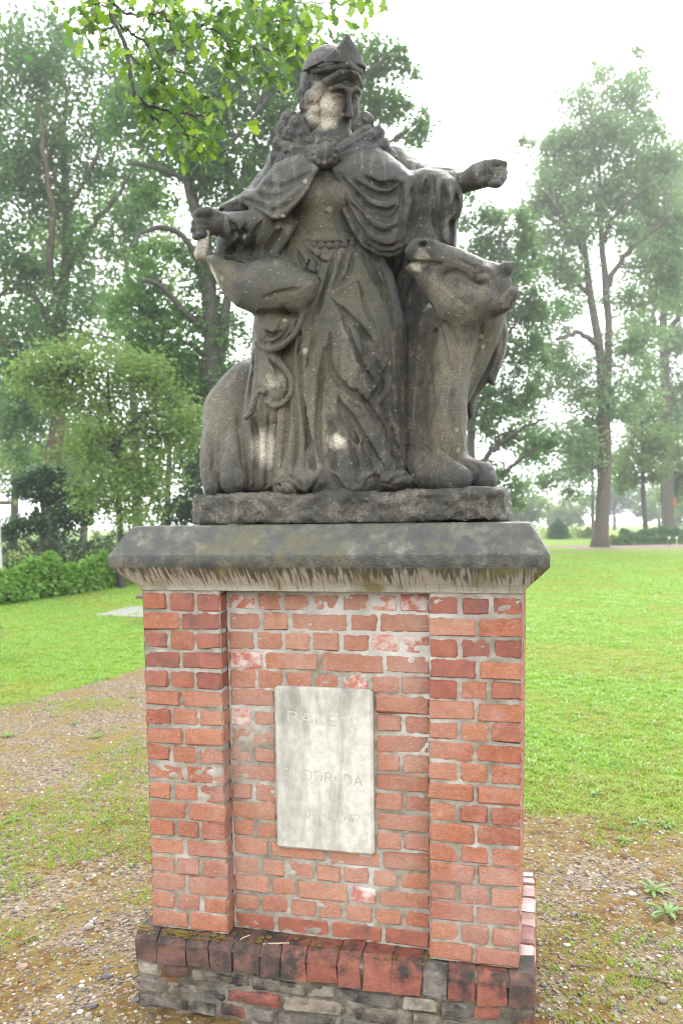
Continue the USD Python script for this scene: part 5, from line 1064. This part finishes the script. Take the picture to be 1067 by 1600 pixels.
# ---------------------------------------------------------------- shrubs, hedges, brambles
def bank(name, label, cat_, pts, hgt, depth, n, size, leaf, seed, kind=None, stems=60):
    """a leafy bank along ground points"""
    r_ = np.random.default_rng(seed); L_ = np.array(pts, float); c = spline(L_, 80)
    t = r_.random(n); k = (t * 79).astype(int); B_ = c[k] + (c[np.minimum(k + 1, 79)] - c[k]) * r_.random((n, 1))
    dv = r_.normal(0, .40, n).clip(-1, 1) * depth
    hv = hgt * (.30 + 1.2 * meshkit.fbm(np.stack([B_[:, 0] * 1.7, B_[:, 1] * 1.7 + dv * 1.5, 0 * t + seed], -1), 3, seed)) * np.maximum(1 - np.abs(dv) / depth, .06) ** .7
    z = hv * (1 - r_.random(n) ** 2.2)
    P = np.stack([B_[:, 0] + (dv + r_.normal(0, .06, n)) * _f[0], B_[:, 1] + (dv + r_.normal(0, .06, n)) * _f[1], z + .03], 1)
    th = thing(name, label, cat_)
    obj('foliage', leaf_cloud(P, size, r_, .3, .7), leaf, th, kind='stuff')
    st = []
    for i in range(stems):
        p = P[r_.integers(n)]; q = p * np.array([1, 1, 0]) + np.array([*r_.normal(0, .1, 2), 0]); st.append(tube(spline([q, (p + q) / 2 + r_.normal(0, .04, 3), p], 5), [.012, .010, .008, .006, .004], 5))
    obj('stems', cat_mesh(st), dark_bark_m, th, kind='stuff')
    return th
g = lambda px, d: far(px, 900, d) * np.array([1, 1, 0])
bank('bramble_thicket', 'bright green bramble thicket along the far side of the left lawn', 'brambles', [g(-140, 15.5), g(-20, 17), g(60, 18.2), g(150, 20.5), g(230, 23.5)], 0.88, 1.7, 15000, .13, bright_m, 61)
bank('shrub_row', 'dark green shrub row at the foot of the oak trunk', 'shrubs', [g(-100, 26), g(40, 28), g(150, 29), g(260, 32)], 1.75, 1.1, 16000, .10, dark_leaf_m, 62)
bank('low_hedge', 'clipped low hedge bordering the mulch bed before the oak trunks', 'hedge', [g(952, 53), g(1000, 54), g(1060, 55), g(1130, 56)], .75, .6, 9000, .10, hedge_m, 63)
bank('tall_hedge', 'taller hedge behind the mulch bed between oak trunks on the right', 'hedge', [g(968, 66), g(1020, 68), g(1090, 70)], 1.15, .9, 9000, .14, hedge_m, 64)
bank('round_bush', 'round dark bush alone at the far edge of the lawn beside the cap', 'bush', [g(857, 78), g(870, 78), g(885, 78)], 1.7, 1.2, 5000, .15, hedge_m, 65)
bank('weed_clump', 'pale weeds growing at the far lawn edge beside the round bush', 'weeds', [g(845, 80), g(905, 82), g(925, 82)], 1.0, 1.2, 3500, .16, light_m, 66)
bank('small_shrub', 'small shrub cut off by the left edge above the gravel path', 'shrub', [far(-24, 1000, 9.5) * np.array([1, 1, 0]), far(-14, 1000, 9.6) * np.array([1, 1, 0])], .75, .3, 900, .05, hedge_m, 67, stems=12)
# ---------------------------------------------------------------- oak standing off to the left, its branch hanging into view
def oak_leaf(r_, bend):
    """lobed leaf in the xy plane, stalk at the origin, about 1 long"""
    half = [(0, .0), (.06, .015), (.16, .05), (.24, .15), (.30, .11), (.36, .10), (.45, .235), (.53, .22), (.57, .13), (.66, .265), (.76, .25), (.79, .14), (.88, .17), (.97, .09), (1.0, 0)]
    h = np.array(half); h[:, 1] *= r_.uniform(.9, 1.2); h[1:-1] += r_.normal(0, .012, (13, 2))
    up = h; dn = h[1:-1][::-1] * [1, -1]; dn = dn + r_.normal(0, .010, dn.shape)
    mid = np.stack([np.linspace(.0, 1, 7), np.zeros(7)], 1)
    V, F = [], []
    # strips from the midrib to each edge
    for side, e in ((1, h), (-1, h * [1, -1])):
        b = len(V)
        for x, y in e:
            V.append((x, 0.0)); V.append((x, y))
        for i in range(len(e) - 1):
            a = b + 2 * i; q = [(a, a + 2, a + 3), (a, a + 3, a + 1)]
            F += q if side > 0 else [t[::-1] for t in q]
    V = np.array(V); z = .22 * np.abs(V[:, 1]) - bend * V[:, 0] ** 2 + .03 * np.sin(V[:, 0] * 14) * np.abs(V[:, 1]) * 4
    return np.column_stack([V, z]), np.array(F)
nr = np.random.default_rng(77)
ND = 4.7
oak_near = thing('overhanging_oak', 'oak with hanging branch of bright lobed leaves at the top left', 'tree', (*far(-640, 900, 5.6)[:2], 0))
oo = np.array([*far(-640, 900, 5.6)[:2], 0.0])
T0 = np.array([0, 0, -.1]); tp = [T0, (.03, .02, 1.2), (.1, -.02, 2.6), (.15, .05, 4.2), (.1, .1, 6.5), (.2, .1, 9.0)]
obj('trunk', tube(spline(tp, 24), np.interp(np.linspace(0, 1, 24), [0, .1, .6, 1], [.42, .32, .24, .1]), 14, 3, .2), dark_bark_m, oak_near, True)
J0 = far(166, -90, ND) - oo
limb = spline([np.array([.15, .05, 4.0]), np.array([.15, .05, 4.0]) * .6 + J0 * .4 + np.array([0, 0, .5]), J0 + np.array([-.15, 0, .35]), J0], 24)
obj('limb', tube(limb, np.linspace(.11, .020, 24), 10, 4, .15), dark_bark_m, oak_near, True)
J1 = far(380, -90, ND + .5) - oo
limb2 = spline([limb[16], (limb[16] + J1) / 2 + np.array([0, 0, .15]), J1], 20)
obj('limb', tube(limb2, np.linspace(.04, .014, 20), 8, 5, .15), dark_bark_m, oak_near, True)
BR = [  # (radius px start, end, points); depth grows a little along each
 (4.2, 1.3, 0, [(166, -90), (168, -30), (172, 10), (182, 40), (198, 76), (204, 112), (209, 146), (222, 158), (237, 167), (262, 172), (282, 177), (306, 179), (332, 183)]),
 (2.2, 1.0, .1, [(209, 146), (222, 164), (236, 180), (247, 188), (265, 196), (287, 208)]),
 (2.4, 1.0, -.1, [(198, 74), (212, 94), (226, 104), (246, 106), (264, 107), (298, 115)]),
 (2.6, 1.4, .2, [(169, 0), (188, 14), (208, 22), (232, 22), (253, 17), (262, 2), (264, -20)]),
 (2.4, 1.0, .3, [(253, 17), (262, 30), (272, 36), (292, 38), (315, 39), (335, 45), (349, 53), (372, 66), (394, 73), (427, 79), (455, 98), (474, 114)]),
 (2.4, 1.0, .5, [(380, -90), (390, -20), (396, 6), (408, 22), (416, 36), (428, 60), (444, 79), (458, 96), (478, 116)]),
 (2.2, 1.0, .15, [(186, 36), (206, 52), (225, 62), (240, 74), (254, 84), (280, 68), (304, 53)]),
 (1.6, .8, -.1, [(225, 62), (240, 90), (252, 112), (262, 140)]), (1.5, .8, .2, [(237, 167), (252, 150), (275, 140), (310, 136)]), (1.4, .8, .3, [(349, 53), (360, 80), (362, 105)]), (1.5, .8, .2, [(315, 39), (340, 22), (372, 14)]),
 (1.5, .8, .4, [(416, 36), (440, 30), (470, 36)]), (1.5, .8, 0, [(182, 40), (160, 46), (140, 40), (120, 30)]), (1.4, .8, 0, [(172, 10), (150, 6), (128, 8)]), (1.4, .7, .1, [(262, 172), (280, 190), (298, 222), (310, 240)]), (1.2, .7, .1, [(287, 208), (306, 214), (330, 226)]), (1.3, .7, .1, [(282, 177), (300, 160), (330, 150), (350, 152)]),
 (1.5, .8, .6, [(458, 96), (470, 70), (480, 50)]), (1.6, .9, .8, [(390, -20), (450, 0), (520, 4), (580, 6)]), (1.2, .7, .3, [(394, 73), (404, 100), (420, 118)])]
bp, anchors = [], []
for i, (r0, r1, dd, sp) in enumerate(BR):
    c = spline(sp, 40); d = ND + dd + np.linspace(0, .25, 40) + .06 * np.sin(np.linspace(0, 9, 40) + i)
    P = np.array([far(x, y, q) for (x, y), q in zip(c, d)]) - oo; P[1:-1] += nr.normal(0, .004, (38, 3))
    obj('twig', tube(P, np.linspace(r0, r1, 40) * ND / FOCAL * 1.05, 6, i, .2), dark_bark_m, oak_near, True)
    s0 = 6 if len(sp) > 8 else 8
    for k in range(s0, 40):
        x, y = c[k]
        anchors.append((P[k], x, y, k / 39.0))
def leaf_at(p, size, var):
    """a leaf drooping from p, facing any way"""
    az = nr.uniform(0, 2 * PI); dip = nr.normal(-.45, .45)
    D = np.array([math.cos(az) * math.cos(dip), math.sin(az) * math.cos(dip), math.sin(dip)])
    N = np.array([0, 0, 1.0]) + nr.normal(0, .45, 3); N -= (N @ D) * D; N /= np.linalg.norm(N); W = np.cross(N, D)
    v, f = var
    return p + (v[:, :1] * D + v[:, 1:2] * W + v[:, 2:] * N) * size, f
leaf_vars = [oak_leaf(nr, b) for b in (.05, .16, .28, .1, .22)]
leaf_ms = [spring_m, leafy('yellow_green_oak_leaves', (.20, .30, .045), (.28, .38, .07), .55), leafy('deep_green_oak_leaves', (.06, .12, .025), (.11, .19, .04), .42)]
near_leaves = []
for p, x, y, t in anchors:
    w = 1.0
    if x < 190 and 60 < y < 160: w = .12                # the bare stretch of the stem
    if y < -20: w = .5
    for _ in range(nr.poisson(.98 * w * (.45 + t))):
        q = p + nr.normal(0, .055, 3) + np.array([0, 0, -.02]); near_leaves.append((q, nr.uniform(.055, .115)))
for k in range(270):                                   # sprays across the top edge and between the twigs
    px, py = (nr.uniform(130, 600), nr.normal(0, 16)) if k < 110 else (nr.normal(330, 90), abs(nr.normal(30, 34))) if k < 220 else (nr.normal(312, 36), nr.normal(190, 26))
    if px < 200 and py > 40: continue
    near_leaves.append((far(px, py, ND + nr.uniform(-.2, .8)) - oo, nr.uniform(.055, .115)))
for k in range(95):
    near_leaves.append((far(nr.normal(445, 45), nr.normal(62, 34), ND + nr.uniform(.2, .9)) - oo, nr.uniform(.07, .105)))
order = nr.permutation(len(near_leaves)); rest = {0: [], 1: [], 2: []}
for n_, i in enumerate(order):
    q, s_ = near_leaves[i]; mk = int(nr.choice([0, 0, 1, 2, 2, 2])); L_ = leaf_at(q, s_, leaf_vars[nr.integers(5)])
    if n_ < 300: obj('leaf', L_, leaf_ms[mk], oak_near, True)
    else: rest[mk].append(L_)
for mk in rest: obj('foliage', cat_mesh(rest[mk]), leaf_ms[mk], oak_near, True, kind='stuff')
# its crown above the frame
cb = [(J0 + np.array(d_), r) for d_, r in (((-2.4, .2, 1.3), 1.0), ((-1.2, .8, 1.5), .9), ((-3.6, .0, 2.3), 1.2), ((-2.2, -.6, 2.8), 1.2), ((-.8, .3, 2.4), 1.0))]
cp = np.vstack([c + nr.normal(0, .45, (900, 3)) * r for c, r in cb])
obj('upper_crown', leaf_cloud(cp, .10, nr), oak_m, oak_near, kind='stuff')
cl_ = [tube(spline([limb[8], (limb[8] + c) / 2 + nr.normal(0, .15, 3), c], 8), np.linspace(.05, .012, 8), 6) for c, r in cb]
obj('upper_boughs', cat_mesh(cl_), dark_bark_m, oak_near, True, kind='stuff')

# ---------------------------------------------------------------- gravel, moss, grass
gr_ = np.random.default_rng(99)
def wedge(n, d0, d1, r_, power=1.0, wide=.62):
    d = d0 + (d1 - d0) * r_.random(n) ** power; a = r_.uniform(-wide, wide, n)
    p = CAM_POS[None] + (_f[None] + _r[None] * a[:, None]) * d[:, None]
    return p[:, 0], p[:, 1]
def outside(x, y, m=.0):
    return ~((np.abs(x) < PX + m) & (y > PY - m) & (y < DEP + .05 + m))
def pebble(r_, seed):
    m_ = trimesh.creation.icosphere(1, 1.0); v = np.array(m_.vertices); v *= 1 + (meshkit.noise(v * 1.6 + seed * 7, seed) - .5)[:, None] * .75; v *= [1, r_.uniform(.6, .95), r_.uniform(.4, .65)]
    return v, np.array(m_.faces)
peb_cols = [((.20, .16, .11), (.31, .26, .195)), ((.12, .095, .066), (.20, .165, .12)), ((.045, .042, .042), (.09, .085, .08)), ((.30, .25, .20), (.46, .41, .35)), ((.19, .105, .065), (.29, .175, .11)), ((.42, .39, .35), (.60, .57, .52))]
peb_m = [ramped('gravel_stone_%s' % 'abcdef'[i], [(.3, a), (.7, b)], scale=40.0, gloss=.55, bump=.3) for i, (a, b) in enumerate(peb_cols)]
protos = [(pebble(gr_, i), peb_m[i % 6], True) for i in range(12)]
x, y = wedge(95000, 1.2, 9.5, gr_, 1.45); ok = outside(x, y, .01); x, y = x[ok], y[ok]
lm2 = lawn_mask(x, y); mossy = meshkit.fbm(np.stack([x * 2.0, y * 2.0, 0 * x], -1), 4, 40)
keep = (lm2 < .55) & (gr_.random(len(x)) < np.clip(1.7 - mossy * 1.7, .12, 1)); x, y = x[keep], y[keep]
s_ = np.exp(gr_.normal(-5.2, .34, len(x))).clip(.0026, .0135)
wh = gr_.choice(12, len(x), p=np.array([3.2, 4.6, 2.4, .8, 2.0, .25] * 2) / 26.5)
scatter('gravel', protos, np.stack([x, y, ground_z(x, y) + s_ * .12], 1), gr_.uniform(0, 6.28, len(x)), s_, label='loose mixed gravel stones scattered round the pedestal', cat='gravel', which=wh)
def tuft(r_, blades, h, spread, lean=.5, w=.004):
    V, F = [], []
    for b in range(blades):
        a = r_.uniform(0, 6.28); o = np.array([math.cos(a), math.sin(a), 0]) * spread * r_.random() ** .5; l = r_.uniform(.5, 1.15) * h; th = r_.uniform(0, 6.28)
        d = np.array([math.cos(th), math.sin(th), 0]) * lean * r_.uniform(.3, 1.2); sd = np.array([-math.sin(th), math.cos(th), 0]) * w * r_.uniform(.7, 1.3)
        p0, p1, p2 = o, o + d * l * .35 + np.array([0, 0, l * .6]), o + d * l + np.array([0, 0, l * .92]); n = len(V)
        V += [p0 - sd, p0 + sd, p1 + sd * .8, p1 - sd * .8, p2]; F += [(n, n + 1, n + 2), (n, n + 2, n + 3), (n + 3, n + 2, n + 4)]
    return np.array(V), np.array(F)
grass_ms = [leafy('lawn_grass', (.21, .34, .06), (.33, .46, .105), .5, gloss=.4, scale=.7), leafy('yellowing_grass', (.25, .28, .055), (.37, .36, .10), .5, scale=.7)]
gp_ = [(tuft(gr_, 9, .042, .035), grass_ms[0], False), (tuft(gr_, 9, .034, .035, .9), grass_ms[0], False), (tuft(gr_, 8, .030, .035, .9), grass_ms[1], False), (tuft(gr_, 9, .05, .035, .6), grass_ms[0], False)]
x, y = wedge(115000, 2.2, 38, gr_, 1.35, .58); lm3 = lawn_mask(x, y); d = np.hypot(x - CAM_POS[0], y - CAM_POS[1])
yel = meshkit.fbm(np.stack([x * .9, y * .9, 0 * x], -1), 4, 50)
nearb = np.clip(1.25 - np.abs(lm3 - .5) * 1.0, 0, 1)
keep = outside(x, y, .04) & (gr_.random(len(x)) < np.where(lm3 > .5, .35 + .65 * lm3, .0)); x, y, d, yel, lm3 = x[keep], y[keep], d[keep], yel[keep], lm3[keep]
near_y = np.clip((9.0 - d) / 5.0, 0, 1) * (x > 0)
wh = np.where(gr_.random(len(x)) < np.clip((yel - .5) * 4 + .24 + .75 * near_y, 0, .93), 2, gr_.choice([0, 1, 3], len(x)))
scatter('lawn_grass', gp_, np.stack([x, y, ground_z(x, y)], 1), gr_.uniform(0, 6.28, len(x)), np.stack([(.9 + .05 * d), (.9 + .05 * d), (.50 + .028 * d)], 1) * gr_.uniform(.65, 1.2, (len(x), 1)), label='short mown grass blades of the lawn', cat='grass', which=wh)
x, y = wedge(60000, 1.3, 8.5, gr_, 1.25, .62); lm4 = lawn_mask(x, y); sp_ = meshkit.fbm(np.stack([x * 1.5, y * 1.5, 0 * x], -1), 4, 60); dist = np.hypot(x - CAM_POS[0], y - CAM_POS[1])
keep = outside(x, y, .03) & (lm4 < .6) & (gr_.random(len(x)) < np.clip((sp_ - .43) * 5, .03, .95) * np.clip((dist - 2.3) / 1.3, .04, 1)); x, y = x[keep], y[keep]
sp2 = [(tuft(gr_, 7, .030, .03, 1.0, .0026), leafy('sparse_path_grass', (.20, .29, .05), (.32, .39, .10), .5), False), (tuft(gr_, 6, .024, .03, 1.1, .0024), grass_ms[1], False)]
scatter('sparse_grass', sp2, np.stack([x, y, ground_z(x, y)], 1), gr_.uniform(0, 6.28, len(x)), gr_.uniform(.45, .95, len(x)), label='thin grass creeping over the gravel path', cat='grass')
moss_m = ramped('ochre_moss', [(.36, (.10, .056, .02)), (.5, (.175, .108, .036)), (.62, (.20, .155, .052))], scale=14.0, gloss=.95, bump=.9, bscale=180.0, bdist=.006, spec=.15)
mv = np.array(trimesh.creation.icosphere(2, 1.0).vertices); mf = np.array(trimesh.creation.icosphere(2, 1.0).faces)
mpz = [((mv * (1 + (meshkit.noise(mv * 4 + i * 9, i) - .5)[:, None] * .6) * [1, .8, .16], mf), moss_m, True) for i in range(3)]
x, y = wedge(26000, 1.3, 4.6, gr_, 1.2, .62); ms_ = meshkit.fbm(np.stack([x * 2.2, y * 2.2, 0 * x], -1), 4, 71)
foot = (np.abs(y - PY + .05) < .07) & (np.abs(x) < .9)
keep = outside(x, y, .0) & (lawn_mask(x, y) < .5) & ((gr_.random(len(x)) < np.clip((ms_ - .42) * 6, .05, .9)))
x, y = x[keep], y[keep]; fx = gr_.uniform(-PX - .1, PX * .6, 150); fy = PY - np.abs(gr_.normal(0, .035, 150)); x, y = np.concatenate([x, fx]), np.concatenate([y, fy])
lx = gr_.uniform(-PX + .01, .33, 160); lx = np.where(gr_.random(160) < .6, gr_.normal(-.5, .08, 160).clip(-PX + .01, 0), lx); ly = np.where(np.abs(lx) < PIER, gr_.uniform(PY + .025, REC - .005, 160), gr_.uniform(PY + .02, -.004, 160)); lz = np.minimum(ZP, ZP - CHAM + (ly - PY) / 1.1) - .001
n0 = len(x); sz = np.concatenate([gr_.uniform(.010, .034, n0), gr_.uniform(.004, .013, 160)]); zz_ = np.concatenate([ground_z(x, y) - .002, lz]); x, y = np.concatenate([x, lx]), np.concatenate([y, ly])
scatter('moss', mpz, np.stack([x, y, zz_], 1), gr_.uniform(0, 6.28, len(x)), sz, label='ochre moss cushions among the gravel and at the plinth foot', cat='moss')
# ---- broad-leaved weeds, each a plant
def weed(name, label, p, n, l, w, mtl, seed, up=.5):
    r_ = np.random.default_rng(seed); t = thing(name, label, 'weed', (p[0], p[1], float(ground_z(np.array([p[0]]), np.array([p[1]]))[0])), r_.uniform(0, 6), 'weeds in the gravel')
    for i in range(n):
        a = 2 * PI * i / n + r_.normal(0, .25); u = up * r_.uniform(.5, 1.3); D = np.array([math.cos(a), math.sin(a), 0]); S_ = np.array([-D[1], D[0], 0]); L_ = l * r_.uniform(.7, 1.2)
        c = [np.array([0, 0, .004]), D * L_ * .4 + np.array([0, 0, L_ * u * .5]), D * L_ * .8 + np.array([0, 0, L_ * u * .6]), D * L_ + np.array([0, 0, L_ * u * .42])]
        ww = [.12, .8, .7, .04]; V = []
        for q, k in zip(c, ww): V += [q - S_ * w * k / 2 + np.array([0, 0, w * .12 * k]), q, q + S_ * w * k / 2 + np.array([0, 0, w * .12 * k])]
        F = []
        for j in range(3):
            for k in (0, 1):
                b = 3 * j + k; F += [(b, b + 1, b + 4), (b, b + 4, b + 3)]
        obj('leaf', (np.array(V), np.array(F)), mtl, t, True)
weed_m = leafy('weed_leaves', (.12, .23, .04), (.19, .31, .06), .42)
WEEDS = [(14, 1152, 'plantain weed at the left edge near the lawn border', 11, .10, .030), (150, 1152, 'plantain weed in the gravel a little left of the pedestal', 9, .09, .026), (22, 1283, 'low weed on the gravel at the left edge below the lawn', 8, .07, .024), (165, 1285, 'small weed left of the pedestal halfway down the path', 7, .07, .02), (118, 1130, 'tall-bladed weed tuft beyond the path on the left', 9, .10, .02), (205, 1090, 'weed tuft at the path close to the pedestal edge', 7, .07, .02),
         (95, 1418, 'sprig of weed in the coarse gravel at lower left', 6, .05, .015), (1042, 1430, 'largest weed tuft at the right edge of the gravel', 13, .13, .03), (1020, 1395, 'spreading weed tuft above the largest one at the right', 12, .10, .028), (975, 1315, 'bright weed just below the lawn border on the right', 9, .07, .02), (1040, 1292, 'weed on the lawn border near the right edge', 12, .085, .026), (1000, 1290, 'weed on the lawn border right of the bright one', 9, .08, .024), (990, 1505, 'small sprig beside a twig at lower right', 6, .05, .016), (930, 1240, 'clover-like weed in the mossy lawn on the right', 10, .07, .03)]
for i, (px, py, lab, n, l, w) in enumerate(WEEDS): weed('weed', lab, ground_at(px, py), n, l * .72, w * .68, weed_m, 300 + i)
# ---- twigs, straw, stones, lying leaves
twig_m = ramped('dead_wood', [(.3, (.07, .045, .03)), (.6, (.14, .095, .065))], scale=20.0, gloss=.8)
def lying(name, label, cat_, pix, r, mtl, lift=.006):
    P = np.array([ground_at(*q) for q in pix]); c = P.mean(0); Z = spline(P - c, 12); Z[:, 2] = ground_z(Z[:, 0] + c[0], Z[:, 1] + c[1]) + lift; Z[3:9, 2] += .004
    o = obj(name, tube(Z + np.array([c[0], c[1], 0]), np.linspace(r, r * .5, 12), 6, 1, .3), mtl, None, True, label, cat_)
lying('fallen_twig', 'crooked brown twig on the gravel at lower right', 'twig', [(982, 1523), (1005, 1528), (1025, 1530), (1042, 1534)], .006, twig_m)
lying('fallen_twig', 'thin brown twig on the gravel between plinth and the crooked twig', 'twig', [(892, 1510), (915, 1514), (942, 1513)], .004, twig_m)
lying('fallen_twig', 'short dark twig on the gravel at lower left', 'twig', [(38, 1475), (48, 1467), (58, 1461)], .004, twig_m)
straw_m = ramped('dry_straw', [(.3, (.34, .25, .15)), (.7, (.50, .40, .27))], scale=60.0, gloss=.7)
for lab, pts in (('long bent straw lying on the plinth ledge', [(322, 1471), (350, 1476), (380, 1482), (396, 1480), (420, 1475), (452, 1474)]), ('short straw crossing the long one on the ledge', [(380, 1478), (400, 1482), (425, 1477), (440, 1474)]), ('curled straw end standing over the ledge', [(375, 1478), (378, 1467), (390, 1462)])):
    P = np.array([at(px, py, -.012) for px, py in pts]); P[:, 2] = np.maximum(P[:, 2], ZP - .012)
    obj('straw', tube(spline(P, 20), .0022, 5), straw_m, None, True, lab, 'straw')
for lab, px, py, r, k in (('dark slate-grey stone lying in the gravel at lower left', 168, 1527, .022, 2), ('flat pale stone in the gravel left of the plinth', 140, 1448, .022, 0), ('black pebble close to the plinth foot at lower left', 145, 1575, .019, 2), ('pinkish brick fragment in the gravel at lower left', 35, 1512, .020, 4), ('grey stone low in the right-hand gravel', 1035, 1560, .020, 1), ('pale flat stone beside the big weed on the right', 987, 1400, .018, 5), ('white pebble on the right-hand gravel near the plinth', 885, 1478, .016, 5)):
    p = ground_at(px, py); v, f = pebble(gr_, px); obj('stone', (v * r + np.array([p[0], p[1], float(ground_z(p[:1], p[1:2])[0]) + r * .25]), f), peb_m[k], None, True, lab, 'stone')
# ---- bench end and paving behind the pedestal, post at the left edge, stakes in the mulch
slab_m = ramped('grey_concrete', [(.3, (.20, .19, .175)), (.7, (.33, .315, .29))], scale=5.0, gloss=.5, bump=.3)
c0, c1, c2, c3 = (ground_at(*q) for q in ((148, 963), (205, 949), (300, 948), (290, 968)))
pv = np.array([[q[0], q[1], z] for z in (-.1, .02) for q in (c0, c1, c2, c3)]); pf = np.array([(0, 2, 1), (0, 3, 2), (4, 5, 6), (4, 6, 7), (0, 1, 5), (0, 5, 4), (1, 2, 6), (1, 6, 5), (2, 3, 7), (2, 7, 6), (3, 0, 4), (3, 4, 7)])
p_ = obj('pavement', (pv, pf), slab_m, None, False, 'grey concrete slab in the lawn left of the pedestal', 'pavement', None, 'structure')
wood_m = ramped('wet_dark_wood', [(.3, (.07, .055, .045)), (.7, (.15, .12, .10))], scale=12.0, gloss=.35, bump=.4)
bq = far(277, 900, 13.2); bench = thing('park_bench', 'low dark wooden bench half hidden behind the left edge of the pedestal', 'bench', (bq[0], bq[1], 0), YAW + .05)
for k in range(3): obj('plank', chamfer_box(-.66, .66, -.20 + k * .14, -.075 + k * .14, .42, .475, .008), wood_m, bench)
for s_ in (-1, 1): obj('leg', chamfer_box(s_ * .42 - .06, s_ * .42 + .06, -.16, .18, -.02, .418, .01), wood_m, bench)
white_m2 = ramped('grey_white_paint', [(.3, (.42, .42, .42)), (.7, (.60, .60, .60))], scale=8.0, gloss=.5, bump=.15)
q = far(0, 880, 24); post = thing('bird_table', 'pale post with dark flat roof at the left edge', 'post', (q[0], q[1], 0), YAW)
obj('pole', tube([(0, 0, -.1), (0, 0, .8), (.01, 0, 1.6), (0, 0, 2.32)], [.075, .065, .06, .06], 10), white_m2, post, True)
obj('roof', chamfer_box(-.55, .30, -.3, .3, 2.32, 2.43, .01), wood_m, post)
for i, (px, d_) in enumerate(((1045, 50), (1057, 49))):
    q = far(px, 850, d_); st = thing('plant_stake', ['thin stake with white tag in the mulch bed', 'grey stake with round head at the right in the mulch'][i], 'stake', (q[0], q[1], 0))
    obj('stick', tube([(0, 0, -.05), (0, 0, .25), (.01, 0, .55)], [.02, .02, .018], 6), white_m2 if i else wood_m, st); obj('tag', chamfer_box(-.07, .07, -.02, .02, .5, .66, .01), white_m2, st)
q = far(1053, 785, 80); sg = thing('red_sign', 'small red sign seen beside the straight trunk at the right', 'sign', (q[0], q[1], 0)); obj('pole', tube([(0, 0, -.05), (0, 0, 1.5), (0, 0, q[2])], .04, 6), wood_m, sg); obj('panel', chamfer_box(-.16, .16, -.03, .03, q[2] - .5, q[2] + .45, .02), ramped('red_paint', [(.3, (.50, .05, .03)), (.7, (.60, .08, .05))], gloss=.5), sg)
mulch_m = ramped('brown_mulch', [(.3, (.12, .075, .05)), (.6, (.20, .135, .095)), (.8, (.26, .19, .14))], scale=3.0, gloss=.9, bump=.8, bscale=12.0, bdist=.05)
mc = far(1010, 850, 51) * np.array([1, 1, 0]); th = np.linspace(0, 2 * PI, 48, endpoint=False); ra = np.column_stack([np.cos(th), np.sin(th)]) * (1 + .12 * np.sin(th * 5 + 1)[:, None])
ring = mc + np.outer(ra[:, 0] * 6.2, _r) + np.outer(ra[:, 1] * 5.2, _f)
mu = np.vstack([np.column_stack([ring[:, :2], np.full(48, -.02)]), np.column_stack([(mc + (ring - mc) * .93)[:, :2], np.full(48, .035)]), [[mc[0], mc[1], .06]]])
i = np.arange(48); j = (i + 1) % 48
obj('mulch_bed', (mu, np.vstack([np.column_stack([i, j, 48 + j]), np.column_stack([i, 48 + j, 48 + i]), np.column_stack([48 + i, 48 + j, np.full(48, 96)])])), mulch_m, None, True, 'brown mulch bed round the feet of the tall oaks on the right', 'mulch', None, 'structure')
# ---------------------------------------------------------------- damp air
hz = trimesh.creation.box([520, 520, 56]); hz.apply_translation([0, 200, 27])
hm = usdkit.material(stage, '/World/Looks/damp_air', {'v': ('principled_volume', {'color': (.96, .98, 1.0), 'density': HAZE, 'anisotropy': .6})}, [], volume='v.volume')
obj('haze', (np.array(hz.vertices), np.array(hz.faces)), hm, None, False, 'thin rain mist in the air over the whole park', 'haze', None, 'stuff')
